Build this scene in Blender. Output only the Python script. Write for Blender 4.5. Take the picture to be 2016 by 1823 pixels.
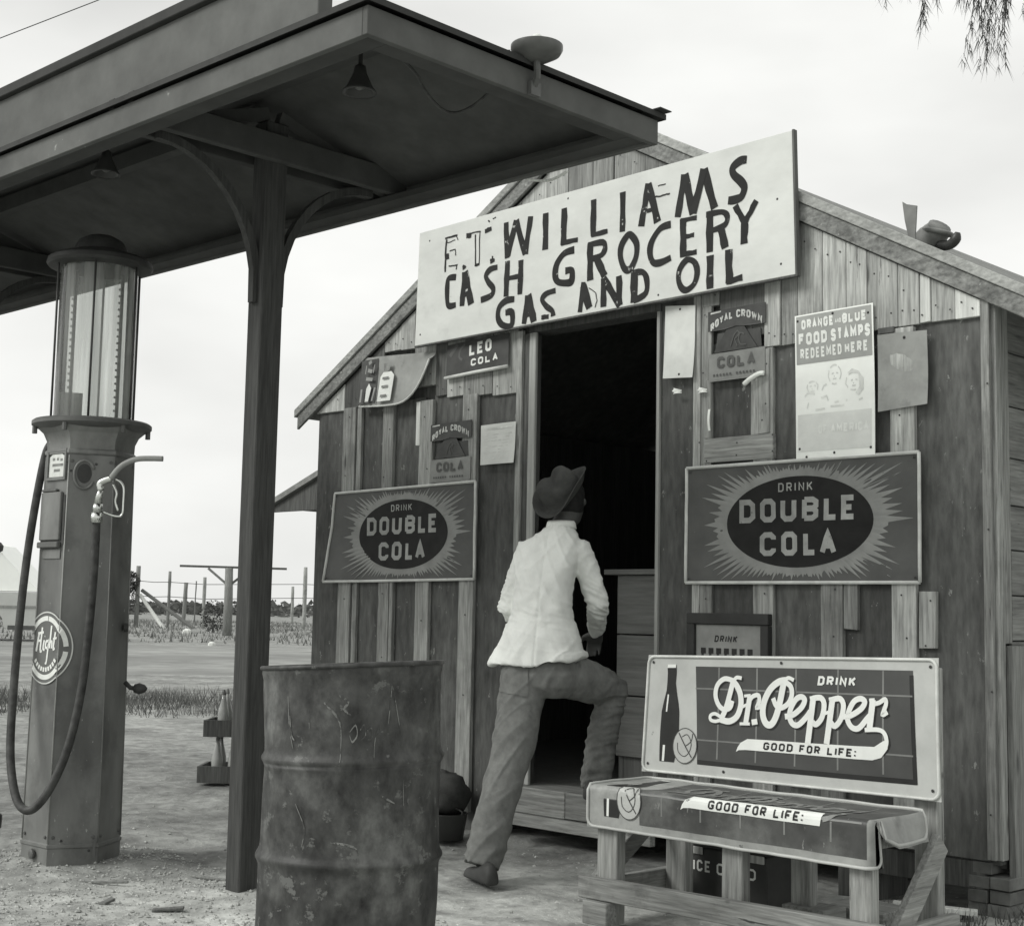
import bpy, bmesh, math, random
from mathutils import Vector, Matrix, noise
R = math.radians
random.seed(11)
for o in list(bpy.data.objects): bpy.data.objects.remove(o)
scene = bpy.context.scene
col = scene.collection
# ------------------------------------------------------------------ camera
cam_data = bpy.data.cameras.new('camera')
cam = bpy.data.objects.new('camera', cam_data); col.objects.link(cam)
cam_data.sensor_width = 36.0; cam_data.sensor_fit = 'HORIZONTAL'
cam_data.lens = 36.0*2830/2016
cam_data.clip_start = 0.05; cam_data.clip_end = 6000
yaw, pitch, roll = R(45), R(5.97), 0.020
fw = Vector((-math.sin(yaw)*math.cos(pitch), math.cos(yaw)*math.cos(pitch), math.sin(pitch)))
r0 = Vector((math.cos(yaw), math.sin(yaw), 0)); u0 = r0.cross(fw)
cr = math.cos(roll)*r0 + math.sin(roll)*u0
cu = -math.sin(roll)*r0 + math.cos(roll)*u0
cam.matrix_world = Matrix(((cr.x, cu.x, -fw.x, 0), (cr.y, cu.y, -fw.y, 0), (cr.z, cu.z, -fw.z, 1.15), (0, 0, 0, 1)))
scene.camera = cam
# ------------------------------------------------------------------ sky and light (bright overcast, black-and-white film)
SUN_DIR = Vector((-0.40, -0.70, 0.60)).normalized()
world = bpy.data.worlds.new('World'); scene.world = world; world.use_nodes = True
wn = world.node_tree; wn.nodes.clear()
sky = wn.nodes.new('ShaderNodeTexSky'); sky.sky_type = 'NISHITA'; sky.sun_disc = False
sky.sun_elevation = math.asin(SUN_DIR.z); sky.sun_rotation = math.atan2(SUN_DIR.x, SUN_DIR.y)
sky.dust_density = 4.0; sky.air_density = 1.5
bw = wn.nodes.new('ShaderNodeRGBToBW')
tc = wn.nodes.new('ShaderNodeTexCoord')
mp = wn.nodes.new('ShaderNodeMapping'); mp.inputs['Scale'].default_value = (1.2, 1.2, 3.2)
cl = wn.nodes.new('ShaderNodeTexNoise'); cl.inputs['Scale'].default_value = 1.5; cl.inputs['Detail'].default_value = 5; cl.inputs['Roughness'].default_value = .5
cr_ = wn.nodes.new('ShaderNodeMapRange'); cr_.inputs['From Min'].default_value = .3; cr_.inputs['From Max'].default_value = .7
cr_.inputs['To Min'].default_value = 5.1; cr_.inputs['To Max'].default_value = 8.0      # cloud layer radiance before strength
mixv = wn.nodes.new('ShaderNodeMix'); mixv.data_type = 'FLOAT'; mixv.inputs['Factor'].default_value = .86
tint = wn.nodes.new('ShaderNodeVectorMath'); tint.operation = 'MULTIPLY'; tint.inputs[1].default_value = (.995, 1.0, .975)
bg = wn.nodes.new('ShaderNodeBackground'); bg.inputs['Strength'].default_value = 0.10
wo = wn.nodes.new('ShaderNodeOutputWorld')
L = wn.links.new
L(sky.outputs[0], bw.inputs[0]); L(tc.outputs['Generated'], mp.inputs[0]); L(mp.outputs[0], cl.inputs['Vector'])
L(cl.outputs[0], cr_.inputs[0]); L(bw.outputs[0], mixv.inputs[2]); L(cr_.outputs[0], mixv.inputs[3])
L(mixv.outputs[0], tint.inputs[0]); L(tint.outputs[0], bg.inputs[0]); L(bg.outputs[0], wo.inputs[0])
sun_d = bpy.data.lights.new('sun', 'SUN'); sun_d.energy = 1.5; sun_d.angle = R(24); sun_d.color = (1.0, .99, .96)
sun = bpy.data.objects.new('sun', sun_d); col.objects.link(sun)
sun.rotation_euler = SUN_DIR.to_track_quat('Z', 'Y').to_euler(); sun.location = SUN_DIR*30
scene.view_settings.view_transform = 'Standard'; scene.view_settings.look = 'None'
scene.view_settings.exposure = 0.55; scene.view_settings.gamma = 1.0; scene.view_settings.use_curve_mapping = False
scene.render.engine = 'CYCLES'
# ------------------------------------------------------------------ materials (all grey: the place is seen on black-and-white film)
TINT = (.975, 1.0, .955)
MATS = {}
def mat(name, base, var=.22, scale=9.0, st=(1, 1, 1), rough=.85, bump=.25, tone=.14, low=.5, fleck=None, knots=None, metal=0.0, spec=.3, dark=None, bscale=None):
    """grey material: base tone, fine variation stretched by st, broad mottling, per-object tone, optional chips (fleck) and stains (dark)"""
    m = bpy.data.materials.new(name); m.use_nodes = True; nt = m.node_tree; n = nt.nodes; l = nt.links.new
    b = n['Principled BSDF']; b.inputs['Roughness'].default_value = rough; b.inputs['Metallic'].default_value = metal
    b.inputs['Specular IOR Level'].default_value = spec
    t = n.new('ShaderNodeTexCoord'); oi = n.new('ShaderNodeObjectInfo')
    rv = n.new('ShaderNodeVectorMath'); rv.operation = 'MULTIPLY_ADD'; rv.inputs[1].default_value = (31, 17, 23)
    l(oi.outputs['Random'], rv.inputs[0]); l(t.outputs['Object'], rv.inputs[2])
    mpn = n.new('ShaderNodeMapping'); mpn.inputs['Scale'].default_value = st; l(rv.outputs[0], mpn.inputs[0])
    a = n.new('ShaderNodeTexNoise'); a.inputs['Scale'].default_value = scale; a.inputs['Detail'].default_value = 7; a.inputs['Roughness'].default_value = .62
    l(mpn.outputs[0], a.inputs['Vector'])
    c = n.new('ShaderNodeTexNoise'); c.inputs['Scale'].default_value = scale*.17; c.inputs['Detail'].default_value = 4
    l(mpn.outputs[0], c.inputs['Vector'])
    def M(op, x, y, z=None):
        k = n.new('ShaderNodeMath'); k.operation = op
        for i, q in enumerate((x, y, z)):
            if q is None: continue
            if isinstance(q, (int, float)): k.inputs[i].default_value = q
            else: l(q, k.inputs[i])
        return k.outputs[0]
    def spread(o):
        k = n.new('ShaderNodeMapRange'); k.inputs['From Min'].default_value = .33; k.inputs['From Max'].default_value = .67; k.clamp = False; l(o, k.inputs[0]); return k.outputs[0]
    v = M('MAXIMUM', M('MULTIPLY_ADD', spread(a.outputs[0]), 2*var, 1-var), .15)
    v2 = M('MAXIMUM', M('MULTIPLY_ADD', spread(c.outputs[0]), 2*var*low, 1-var*low), .3)
    v = M('MULTIPLY', v, v2)
    v3 = M('MULTIPLY_ADD', oi.outputs['Random'], 2*tone, 1-tone)
    v = M('MULTIPLY', M('MULTIPLY', v, v3), base)
    if dark:      # broad stains with their own shape
        d = n.new('ShaderNodeTexNoise'); d.inputs['Scale'].default_value = dark[0]; d.inputs['Detail'].default_value = 6; d.inputs['Roughness'].default_value = .65
        l(rv.outputs[0], d.inputs['Vector'])
        rr = n.new('ShaderNodeMapRange'); rr.inputs['From Min'].default_value = dark[1]; rr.inputs['From Max'].default_value = dark[1]+.12
        rr.inputs['To Min'].default_value = 1; rr.inputs['To Max'].default_value = dark[2]; l(d.outputs[0], rr.inputs[0])
        v = M('MULTIPLY', v, rr.outputs[0])
    if knots:     # dark knots in the timber, drawn out along the grain
        km = n.new('ShaderNodeMapping'); km.inputs['Scale'].default_value = knots; l(rv.outputs[0], km.inputs[0])
        vo = n.new('ShaderNodeTexVoronoi'); vo.inputs['Scale'].default_value = 1.0; l(km.outputs[0], vo.inputs['Vector'])
        rr = n.new('ShaderNodeMapRange'); rr.inputs['From Min'].default_value = .05; rr.inputs['From Max'].default_value = .13; rr.inputs['To Min'].default_value = .38; l(vo.outputs['Distance'], rr.inputs[0])
        v = M('MULTIPLY', v, rr.outputs[0])
    if fleck:     # chips and scratches: (scale, threshold, tone, stretch)
        fm = n.new('ShaderNodeMapping'); fm.inputs['Scale'].default_value = fleck[3]; l(rv.outputs[0], fm.inputs[0])
        f = n.new('ShaderNodeTexNoise'); f.inputs['Scale'].default_value = fleck[0]; f.inputs['Detail'].default_value = 5; f.inputs['Roughness'].default_value = .7
        l(fm.outputs[0], f.inputs['Vector'])
        rr = n.new('ShaderNodeMapRange'); rr.inputs['From Min'].default_value = fleck[1]; rr.inputs['From Max'].default_value = fleck[1]+.035
        l(f.outputs[0], rr.inputs[0])
        mx = n.new('ShaderNodeMix'); mx.data_type = 'FLOAT'; l(rr.outputs[0], mx.inputs[0]); l(v, mx.inputs[2]); mx.inputs[3].default_value = fleck[2]
        v = mx.outputs[0]
    v = M('MAXIMUM', v, .004)
    tn = n.new('ShaderNodeVectorMath'); tn.operation = 'MULTIPLY'; tn.inputs[1].default_value = TINT; l(v, tn.inputs[0])
    l(tn.outputs[0], b.inputs['Base Color'])
    if bump:
        bp = n.new('ShaderNodeBump'); bp.inputs['Strength'].default_value = bump; bp.inputs['Distance'].default_value = .004 if bscale is None else bscale
        l(a.outputs[0], bp.inputs['Height']); l(bp.outputs[0], b.inputs['Normal'])
    MATS[name] = m
    return m
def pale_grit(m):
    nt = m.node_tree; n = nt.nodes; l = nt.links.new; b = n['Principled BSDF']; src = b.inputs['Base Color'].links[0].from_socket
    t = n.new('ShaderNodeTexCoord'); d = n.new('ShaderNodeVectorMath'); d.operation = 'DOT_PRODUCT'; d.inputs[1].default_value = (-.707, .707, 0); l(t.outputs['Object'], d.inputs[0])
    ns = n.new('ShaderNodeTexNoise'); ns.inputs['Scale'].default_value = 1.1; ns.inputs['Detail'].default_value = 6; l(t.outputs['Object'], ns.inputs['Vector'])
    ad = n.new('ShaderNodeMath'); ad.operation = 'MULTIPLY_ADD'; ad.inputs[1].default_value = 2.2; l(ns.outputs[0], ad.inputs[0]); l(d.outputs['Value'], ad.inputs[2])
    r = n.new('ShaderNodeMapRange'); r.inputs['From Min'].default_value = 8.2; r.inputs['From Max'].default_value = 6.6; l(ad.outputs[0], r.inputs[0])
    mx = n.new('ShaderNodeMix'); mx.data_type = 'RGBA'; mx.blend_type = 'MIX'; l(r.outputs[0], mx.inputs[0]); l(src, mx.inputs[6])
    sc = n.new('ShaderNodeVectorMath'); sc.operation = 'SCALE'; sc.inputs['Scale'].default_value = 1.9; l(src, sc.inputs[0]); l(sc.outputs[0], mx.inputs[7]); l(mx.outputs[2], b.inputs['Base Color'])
GV, GX, GY = (14, 14, .9), (.9, 14, 14), (14, .9, 14)      # grain along Z, X, Y
mat('ground', .245, .36, 9, tone=0, bump=.9, bscale=.022, low=.7, dark=(.55, .52, .72), fleck=(38, 0.635, .5, (1, 1, 1)))
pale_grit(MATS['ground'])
mat('road', .25, .28, 1.2, (1, 1, 1), tone=0, bump=.5, low=.8, dark=(.30, .5, .72))
mat('gravel', .38, .25, 30, tone=.0)
mat('grass', .12, .3, 3, tone=.1, bump=0)
mat('dry_grass', .19, .35, 3, tone=.1, bump=0)
mat('tar_panel', .092, .30, 9, (4, 4, .9), tone=.20, bump=.3, rough=.85, fleck=(26, .645, .24, (1, 1, .55)), dark=(1.3, .53, .74), low=.8)
mat('wood_batten', .285, .36, 6, GV, tone=.38, bump=.6, fleck=(5, .655, .035, (11, 11, .5)), knots=(9, 9, 2.2), dark=(2.2, .52, .72))
mat('wood_plank', .32, .36, 6, GV, tone=.42, bump=.6, fleck=(5, .665, .06, (11, 11, .5)), knots=(8, 8, 2.0), dark=(2.0, .53, .70))
mat('wood_bright', .60, .20, 6, GV, tone=.12, bump=.4, fleck=(9, .66, .12, (4, 4, 1)), knots=(9, 9, 3))
mat('wood_x', .24, .36, 6, GX, tone=.2, bump=.6, fleck=(5, .655, .04, (.5, 11, 11)), knots=(2.2, 9, 9))
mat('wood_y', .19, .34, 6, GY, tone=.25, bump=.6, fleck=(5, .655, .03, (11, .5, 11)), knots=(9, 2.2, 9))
mat('wood_dark', .10, .34, 6, GV, tone=.25, bump=.5)
mat('wood_jamb', .36, .2, 4, GV, tone=.1, bump=.4)
mat('bench_v', .24, .34, 6, GV, tone=.2, bump=.7, dark=(6, .58, .68), fleck=(5, .65, .05, (11, 11, .5)), knots=(7, 7, 7))
mat('bench_x', .24, .34, 6, GX, tone=.2, bump=.7, dark=(6, .58, .68), fleck=(5, .65, .05, (.5, 11, 11)), knots=(7, 7, 7))
mat('bench_y', .24, .34, 6, GY, tone=.2, bump=.7, dark=(6, .58, .68), fleck=(5, .65, .05, (11, .5, 11)), knots=(7, 7, 7))
mat('roofing', .22, .25, 20, tone=.1, bump=.6)
mat('rake', .20, .38, 13, (3, 5, 5), tone=.12, bump=.6, dark=(6, .53, .66), fleck=(20, .65, .40, (1, 1, 1)))
mat('roof_edge', .33, .28, 12, (3, 6, 6), tone=.1, bump=.6, dark=(5, .55, .72))
mat('interior', .16, .2, 4, GV, tone=.2)
mat('counter', .22, .2, 4, GX, tone=.1)
mat('canopy_paint', .105, .17, 5, (1, 1, 1), tone=.05, bump=.1, low=.9, fleck=(5, 0.675, .30, (1, 1, 1)))
mat('canopy_under', .07, .2, 6, tone=.08, bump=.2)
mat('canopy_beam', .06, .2, 6, tone=.08, bump=.2)
mat('post_paint', .052, .3, 7, GV, tone=.05, bump=.25)
mat('canopy_cap', .04, .2, 8, tone=.05)
mat('sign_board', .60, .07, 5, (1, 1, 2), tone=.02, bump=.12, fleck=(22, 0.715, .22, (1, 1, 1)), dark=(3, .6, .86))
mat('sign_paint', .022, .2, 14, tone=.02, bump=.2, fleck=(17, 0.640, .45, (1, 1, 1)))
mat('tin_dark', .085, .14, 7, tone=.03, rough=.55, spec=.4, bump=.05, fleck=(20, 0.695, .24, (1, 1, 1)))
mat('tin_oval', .017, .3, 10, tone=.03, rough=.6, spec=.2, bump=0)
mat('tin_mid', .26, .13, 12, tone=.03, rough=.55, bump=.05)
mat('tin_border', .58, .16, 12, tone=.03, rough=.5, bump=.05, fleck=(14, .7, .1, (1, 1, 1)))
mat('tin_letter', .33, .2, 14, tone=.02, rough=.55, bump=0, fleck=(24, .66, .12, (1, 1, 1)))
mat('rc_dark', .06, .25, 12, tone=.03, rough=.5, bump=.05)
mat('rc_white', .5, .2, 25, tone=.02, rough=.6, bump=0, fleck=(30, 0.595, .12, (1, 1, 1)))
mat('rc_plate', .24, .15, 12, tone=.02, rough=.6, bump=.05)
mat('rc_faint', .10, .2, 25, tone=.02, rough=.6, bump=0)
mat('paper', .66, .10, 8, tone=.05, rough=.9, bump=.15)
mat('paper_white', .90, .05, 8, tone=.03, rough=.9, bump=.1)
mat('paper_grey', .30, .22, 5, tone=.05, rough=.9, bump=.3, dark=(8, .55, .75))
mat('poster_head', .36, .10, 9, tone=.02, rough=.9, bump=0)
mat('poster_foot', .72, .07, 12, tone=.02, rough=.9, bump=0)
mat('ink_faint', .70, .15, 20, tone=.02, rough=.9, bump=0)
mat('seat_border', .27, .25, 8, tone=.04, rough=.5, spec=.4, bump=.1, fleck=(12, .64, .10, (1, 1, 1)), dark=(5, .55, .7))
mat('bead', .30, .2, 12, tone=0, rough=.5, bump=0)
mat('ink', .20, .3, 20, tone=.02, rough=.9, bump=0)
mat('ink_pale', .58, .2, 20, tone=.02, rough=.9, bump=0)
mat('poster_letter', .80, .06, 20, tone=.02, rough=.9, bump=0)
mat('bench_sign_border', .44, .11, 7, tone=.04, rough=.5, spec=.45, bump=.05, fleck=(18, 0.695, .15, (1, 1, 1)), dark=(7, .6, .86))
mat('bench_sign_panel', .060, .14, 8, tone=.04, rough=.45, spec=.45, bump=.05)
mat('bench_sign_grout', .19, .15, 12, tone=.04, rough=.5, bump=0)
mat('bench_sign_white', .72, .05, 12, tone=.02, rough=.5, bump=0)
mat('bench_sign_black', .022, .2, 12, tone=.02, rough=.5, bump=0)
mat('bench_seat_panel', .058, .3, 10, tone=.04, rough=.5, spec=.4, bump=.1, dark=(4, .53, 1.7), fleck=(12, .635, .20, (2.2, 1, 1)))
mat('bench_seat_white', .62, .25, 9, tone=.02, rough=.5, bump=0)
mat('pump_paint', .175, .24, 8, (1, 1, .35), tone=.02, rough=.45, spec=.45, bump=.12, low=.9, dark=(2.4, .53, .66), fleck=(24, .655, .34, (1, 1, .5)))
mat('pump_metal', .10, .18, 12, tone=.03, rough=.55, spec=.4, bump=.1)
mat('cap_dark', .045, .25, 12, tone=.03, rough=.6, bump=.1)
mat('rod', .05, .1, 12, tone=.0, rough=.5, bump=0)
mat('chrome', .62, .1, 30, tone=.0, rough=.22, metal=1.0, bump=0)
mat('rubber', .048, .45, 22, tone=.0, rough=.6, bump=.15, dark=(14, .6, 1.5))
mat('plate_white', .62, .12, 30, tone=.0, rough=.5, bump=0)
mat('decal_white', .72, .08, 30, tone=.0, rough=.5, bump=0)
mat('decal_grey', .13, .12, 12, tone=.0, rough=.5, bump=0)
mat('drum', .038, .6, 16, (1, 1, .7), tone=.0, rough=.55, spec=.35, bump=.6, low=.9, fleck=(13, .60, .11, (1, 1, 1.3)), dark=(2.8, .49, 2.1))
mat('drum_scratch', .19, .35, 25, tone=.0, rough=.7, bump=0, fleck=(20, .5, .06, (1, 1, 1)))
mat('shirt', .75, .11, 9, tone=.0, rough=.95, bump=.12, spec=.1, dark=(9, .58, .88))
mat('trousers', .18, .16, 26, tone=.0, rough=.95, bump=.3, spec=.1, dark=(6, .56, .75))
mat('skin', .07, .12, 20, tone=.0, rough=.55)
mat('hair', .015, .3, 40, tone=.0, rough=.8)
mat('felt', .075, .22, 12, tone=.0, rough=.95, spec=.1)
mat('felt_band', .03, .2, 12, tone=.0, rough=.9)
mat('shoe', .05, .2, 20, tone=.0, rough=.6)
mat('box_dark', .045, .2, 10, tone=.05, rough=.5)
mat('frame_dark', .03, .2, 10, tone=.05, rough=.5)
mat('car_body', .48, .05, 3, tone=.0, rough=.35, spec=.5, bump=0)
mat('car_white', .92, .03, 3, tone=.0, rough=.35, spec=.5, bump=0)
mat('tyre', .03, .2, 10, tone=.0)
mat('weathered_post', .16, .3, 6, GV, tone=.35, bump=.3)
mat('foliage', .06, .35, 6, tone=.12, bump=0)
mat('brush', .085, .35, .6, tone=.1, bump=0)
mat('bark', .10, .3, 9, tone=.1, bump=.6)
mat('bottle', .36, .2, 9, tone=.1, rough=.15, spec=.6, bump=0)
mat('tin_pipe', .16, .3, 9, tone=.15, rough=.5, bump=.2)
mat('lamp_dark', .045, .15, 9, tone=.05, rough=.4, bump=0)
mat('lamp_enamel', .10, .2, 9, tone=.05, rough=.35, bump=0)
mat('porcelain', .7, .06, 9, tone=.0, rough=.3, bump=0)
mat('cloth_dark', .05, .3, 15, tone=.1, rough=.95)
mat('brick', .16, .3, 12, tone=.3, bump=.5)
def glass_mat():          # old, slightly clouded glass with streaks of grime down it
    m = bpy.data.materials.new('glass'); m.use_nodes = True; n = m.node_tree.nodes; l = m.node_tree.links.new
    n.remove(n['Principled BSDF'])
    tr = n.new('ShaderNodeBsdfTransparent'); tr.inputs[0].default_value = (.93, .945, .925, 1)
    gl = n.new('ShaderNodeBsdfGlossy'); gl.inputs['Roughness'].default_value = .06
    df = n.new('ShaderNodeBsdfDiffuse'); df.inputs[0].default_value = (.60, .615, .59, 1); ts = n.new('ShaderNodeBsdfTranslucent'); ts.inputs[0].default_value = (.75, .77, .74, 1)
    hz = n.new('ShaderNodeMixShader'); hz.inputs[0].default_value = .55; l(df.outputs[0], hz.inputs[1]); l(ts.outputs[0], hz.inputs[2])
    t = n.new('ShaderNodeTexCoord'); mp_ = n.new('ShaderNodeMapping'); mp_.inputs['Scale'].default_value = (22, 22, .8); l(t.outputs['Object'], mp_.inputs[0])
    ns = n.new('ShaderNodeTexNoise'); ns.inputs['Scale'].default_value = 1.0; ns.inputs['Detail'].default_value = 4; l(mp_.outputs[0], ns.inputs['Vector'])
    mr = n.new('ShaderNodeMapRange'); mr.inputs['From Min'].default_value = .35; mr.inputs['From Max'].default_value = .7; mr.inputs['To Min'].default_value = .12; mr.inputs['To Max'].default_value = .62; l(ns.outputs[0], mr.inputs[0])
    m1 = n.new('ShaderNodeMixShader'); l(mr.outputs[0], m1.inputs[0]); l(tr.outputs[0], m1.inputs[1]); l(hz.outputs[0], m1.inputs[2])
    fr = n.new('ShaderNodeFresnel'); fr.inputs[0].default_value = 1.35
    mx = n.new('ShaderNodeMixShader'); l(fr.outputs[0], mx.inputs[0]); l(m1.outputs[0], mx.inputs[1]); l(gl.outputs[0], mx.inputs[2])
    l(mx.outputs[0], n['Material Output'].inputs[0]); MATS['glass'] = m
glass_mat()
# ------------------------------------------------------------------ mesh helpers
class MB:
    def __init__(s): s.v = []; s.f = []
    def add(s, vs, fs):
        k = len(s.v); s.v += [tuple(p) for p in vs]; s.f += [tuple(i+k for i in f) for f in fs]
    def box(s, x0, x1, y0, y1, z0, z1, j=0.0):
        g = lambda: random.uniform(-j, j) if j else 0
        s.add([(x+g(), y, z+g()) for z in (z0, z1) for y in (y0, y1) for x in (x0, x1)],
              [(0, 2, 3, 1), (4, 5, 7, 6), (0, 1, 5, 4), (2, 6, 7, 3), (0, 4, 6, 2), (1, 3, 7, 5)])
    def prism(s, poly, fn0, fn1):
        """polygon (2D) put through two maps -> closed prism"""
        n = len(poly); s.add([fn0(*p) for p in poly]+[fn1(*p) for p in poly],
            [tuple(range(n))[::-1], tuple(range(n, 2*n))]+[(i, (i+1) % n, n+(i+1) % n, n+i) for i in range(n)])
    def xz(s, poly, y0, y1): s.prism(poly, lambda a, b: (a, y0, b), lambda a, b: (a, y1, b))
    def yz(s, poly, x0, x1): s.prism(poly, lambda a, b: (x0, a, b), lambda a, b: (x1, a, b))
    def bar(s, p, q, w, h, up=(0, 0, 1)):
        p = Vector(p); q = Vector(q); d = (q-p).normalized(); u = Vector(up)
        sd = d.cross(u)
        if sd.length < 1e-4: sd = d.cross(Vector((1, 0, 0)))
        sd.normalize(); u = sd.cross(d)
        vs = [b+sd*(a*w/2)+u*(c*h/2) for b in (p, q) for a, c in ((-1, -1), (1, -1), (1, 1), (-1, 1))]
        s.add(vs, [(3, 2, 1, 0), (4, 5, 6, 7), (0, 1, 5, 4), (1, 2, 6, 5), (2, 3, 7, 6), (3, 0, 4, 7)])
    def tube(s, path, rad, seg=10, cap=True, ecc=None):
        pts = [Vector(p) for p in path]; n = len(pts)
        rads = rad if isinstance(rad, (list, tuple)) else [rad]*n
        rings = []; prev = None
        for i, p in enumerate(pts):
            t = (pts[min(i+1, n-1)]-pts[max(i-1, 0)]).normalized()
            if prev is None:
                a = t.cross(Vector((0, 0, 1)))
                if a.length < 1e-3: a = t.cross(Vector((1, 0, 0)))
            else: a = prev-t*prev.dot(t)
            a.normalize(); b = t.cross(a); prev = a
            rings.append([p+(a*math.cos(2*math.pi*k/seg)+b*math.sin(2*math.pi*k/seg))*rads[i] for k in range(seg)])
        vs = [q for r in rings for q in r]; fs = []
        for i in range(n-1):
            for k in range(seg): fs.append((i*seg+k, i*seg+(k+1) % seg, (i+1)*seg+(k+1) % seg, (i+1)*seg+k))
        if cap: fs += [tuple(range(seg))[::-1], tuple(range((n-1)*seg, n*seg))]
        s.add(vs, fs)
    def lathe(s, prof, c, seg=24, axis=None, cap=True, ph=0.0):
        """profile of (radius, height) turned about an axis through c"""
        ax = Vector(axis).normalized() if axis else Vector((0, 0, 1))
        a = ax.cross(Vector((0, 1, 0)));
        if a.length < 1e-3: a = ax.cross(Vector((1, 0, 0)))
        a.normalize(); b = ax.cross(a); c = Vector(c)
        vs = []; fs = []; n = len(prof)
        for r, h in prof:
            for k in range(seg):
                t = 2*math.pi*k/seg+ph; vs.append(c+ax*h+(a*math.cos(t)+b*math.sin(t))*r)
        for i in range(n-1):
            for k in range(seg): fs.append((i*seg+k, i*seg+(k+1) % seg, (i+1)*seg+(k+1) % seg, (i+1)*seg+k))
        if cap: fs += [tuple(range(seg))[::-1], tuple(range((n-1)*seg, n*seg))]
        s.add(vs, fs)
    def loft(s, rings):
        m = len(rings[0]); n = len(rings); fs = []
        for i in range(n-1):
            for k in range(m): fs.append((i*m+k, i*m+(k+1) % m, (i+1)*m+(k+1) % m, (i+1)*m+k))
        fs += [tuple(range(m))[::-1], tuple(range((n-1)*m, n*m))]
        s.add([p for r in rings for p in r], fs)
    def grid(s, nu, nv, fn):
        vs = [fn(i/nu, j/nv) for j in range(nv+1) for i in range(nu+1)]
        s.add(vs, [(j*(nu+1)+i, j*(nu+1)+i+1, (j+1)*(nu+1)+i+1, (j+1)*(nu+1)+i) for j in range(nv) for i in range(nu)])
    def ribbon(s, pts, w, fn, h, step=None, taper=None):
        """flat painted stroke along a 2D polyline, laid on a surface by fn(u, v, height)"""
        P = [Vector(p) for p in pts]
        closed = (P[0]-P[-1]).length < 1e-6
        if closed: P = P[:-1]
        if step:
            Q = []
            for i in range(len(P) if closed else len(P)-1):
                a, b = P[i], P[(i+1) % len(P)]; k = max(1, int((b-a).length/step)); Q += [a+(b-a)*(q/k) for q in range(k)]
            if not closed: Q.append(P[-1])
            P = Q
        n = len(P); vs = []; fs = []
        for i, p in enumerate(P):
            a = P[(i-1) % n] if (closed or i > 0) else p; b = P[(i+1) % n] if (closed or i < n-1) else p
            d1 = (p-a).normalized() if (p-a).length > 1e-9 else (b-p).normalized()
            d2 = (b-p).normalized() if (b-p).length > 1e-9 else d1
            t = d1+d2
            t = t.normalized() if t.length > 1e-6 else d1
            nr = Vector((-t.y, t.x)); c = max(.5, nr.dot(Vector((-d2.y, d2.x)))); ww = w/2/c
            if taper: ww *= taper(i/(n-1))
            vs += [fn(*(p+nr*ww), h), fn(*(p-nr*ww), h)]
        for i in range(n if closed else n-1):
            k = (i+1) % n; fs.append((2*i, 2*i+1, 2*k+1, 2*k))
        s.add(vs, fs)
    def poly(s, pts, fn, h): s.add([fn(*p, h) for p in pts], [tuple(range(len(pts)))])
    def mesh(s, name, smooth=False):
        me = bpy.data.meshes.new(name); me.from_pydata(s.v, [], s.f); me.validate(); me.update()
        bm = bmesh.new(); bm.from_mesh(me); bmesh.ops.recalc_face_normals(bm, faces=bm.faces); bm.to_mesh(me); bm.free()
        if smooth: me.polygons.foreach_set('use_smooth', [True]*len(me.polygons))
        return me
    def build(s, name, m, parent=None, smooth=False, bevel=0.0, auto=None):
        me = s.mesh(name, smooth or auto is not None); o = bpy.data.objects.new(name, me); col.objects.link(o)
        me.materials.append(MATS[m])
        if parent is not None:
            o.parent = parent
            if parent.type == 'EMPTY': o.location = -parent.location
        if bevel:
            bv = o.modifiers.new('bevel', 'BEVEL'); bv.width = bevel; bv.segments = 1; bv.limit_method = 'ANGLE'
        if auto is not None: me.set_sharp_from_angle(angle=R(auto))
        return o
def thing(name, label, cat, loc=(0, 0, 0), group=None):
    o = bpy.data.objects.new(name, None); col.objects.link(o); o.location = loc; o.empty_display_size = .1
    o['label'] = label; o['category'] = cat
    if group: o['group'] = group
    return o
def tag(o, label, cat, group=None):
    o['label'] = label; o['category'] = cat
    if group: o['group'] = group
    return o
def structure(o): o['kind'] = 'structure'; return o
def stuff(o): o['kind'] = 'stuff'; return o
def one(name, m, fn, parent=None, **k):
    b = MB(); fn(b); return b.build(name, m, parent, **k)
def cat(pts, n=6):
    """smooth curve through points"""
    P = [Vector(p) for p in pts]; out = []
    cl_ = (P[0]-P[-1]).length < 1e-6
    m = len(P)
    for i in range(m-1):
        p0 = P[i-1] if i > 0 else (P[-2] if cl_ else P[0]); p1, p2 = P[i], P[i+1]
        p3 = P[i+2] if i+2 < m else (P[1] if cl_ else P[-1])
        for k in range(n):
            t = k/n
            out.append(.5*((2*p1)+(p2-p0)*t+(2*p0-5*p1+4*p2-p3)*t*t+(3*p1-p0-3*p2+p3)*t**3))
    out.append(P[-1]); return out
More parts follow.
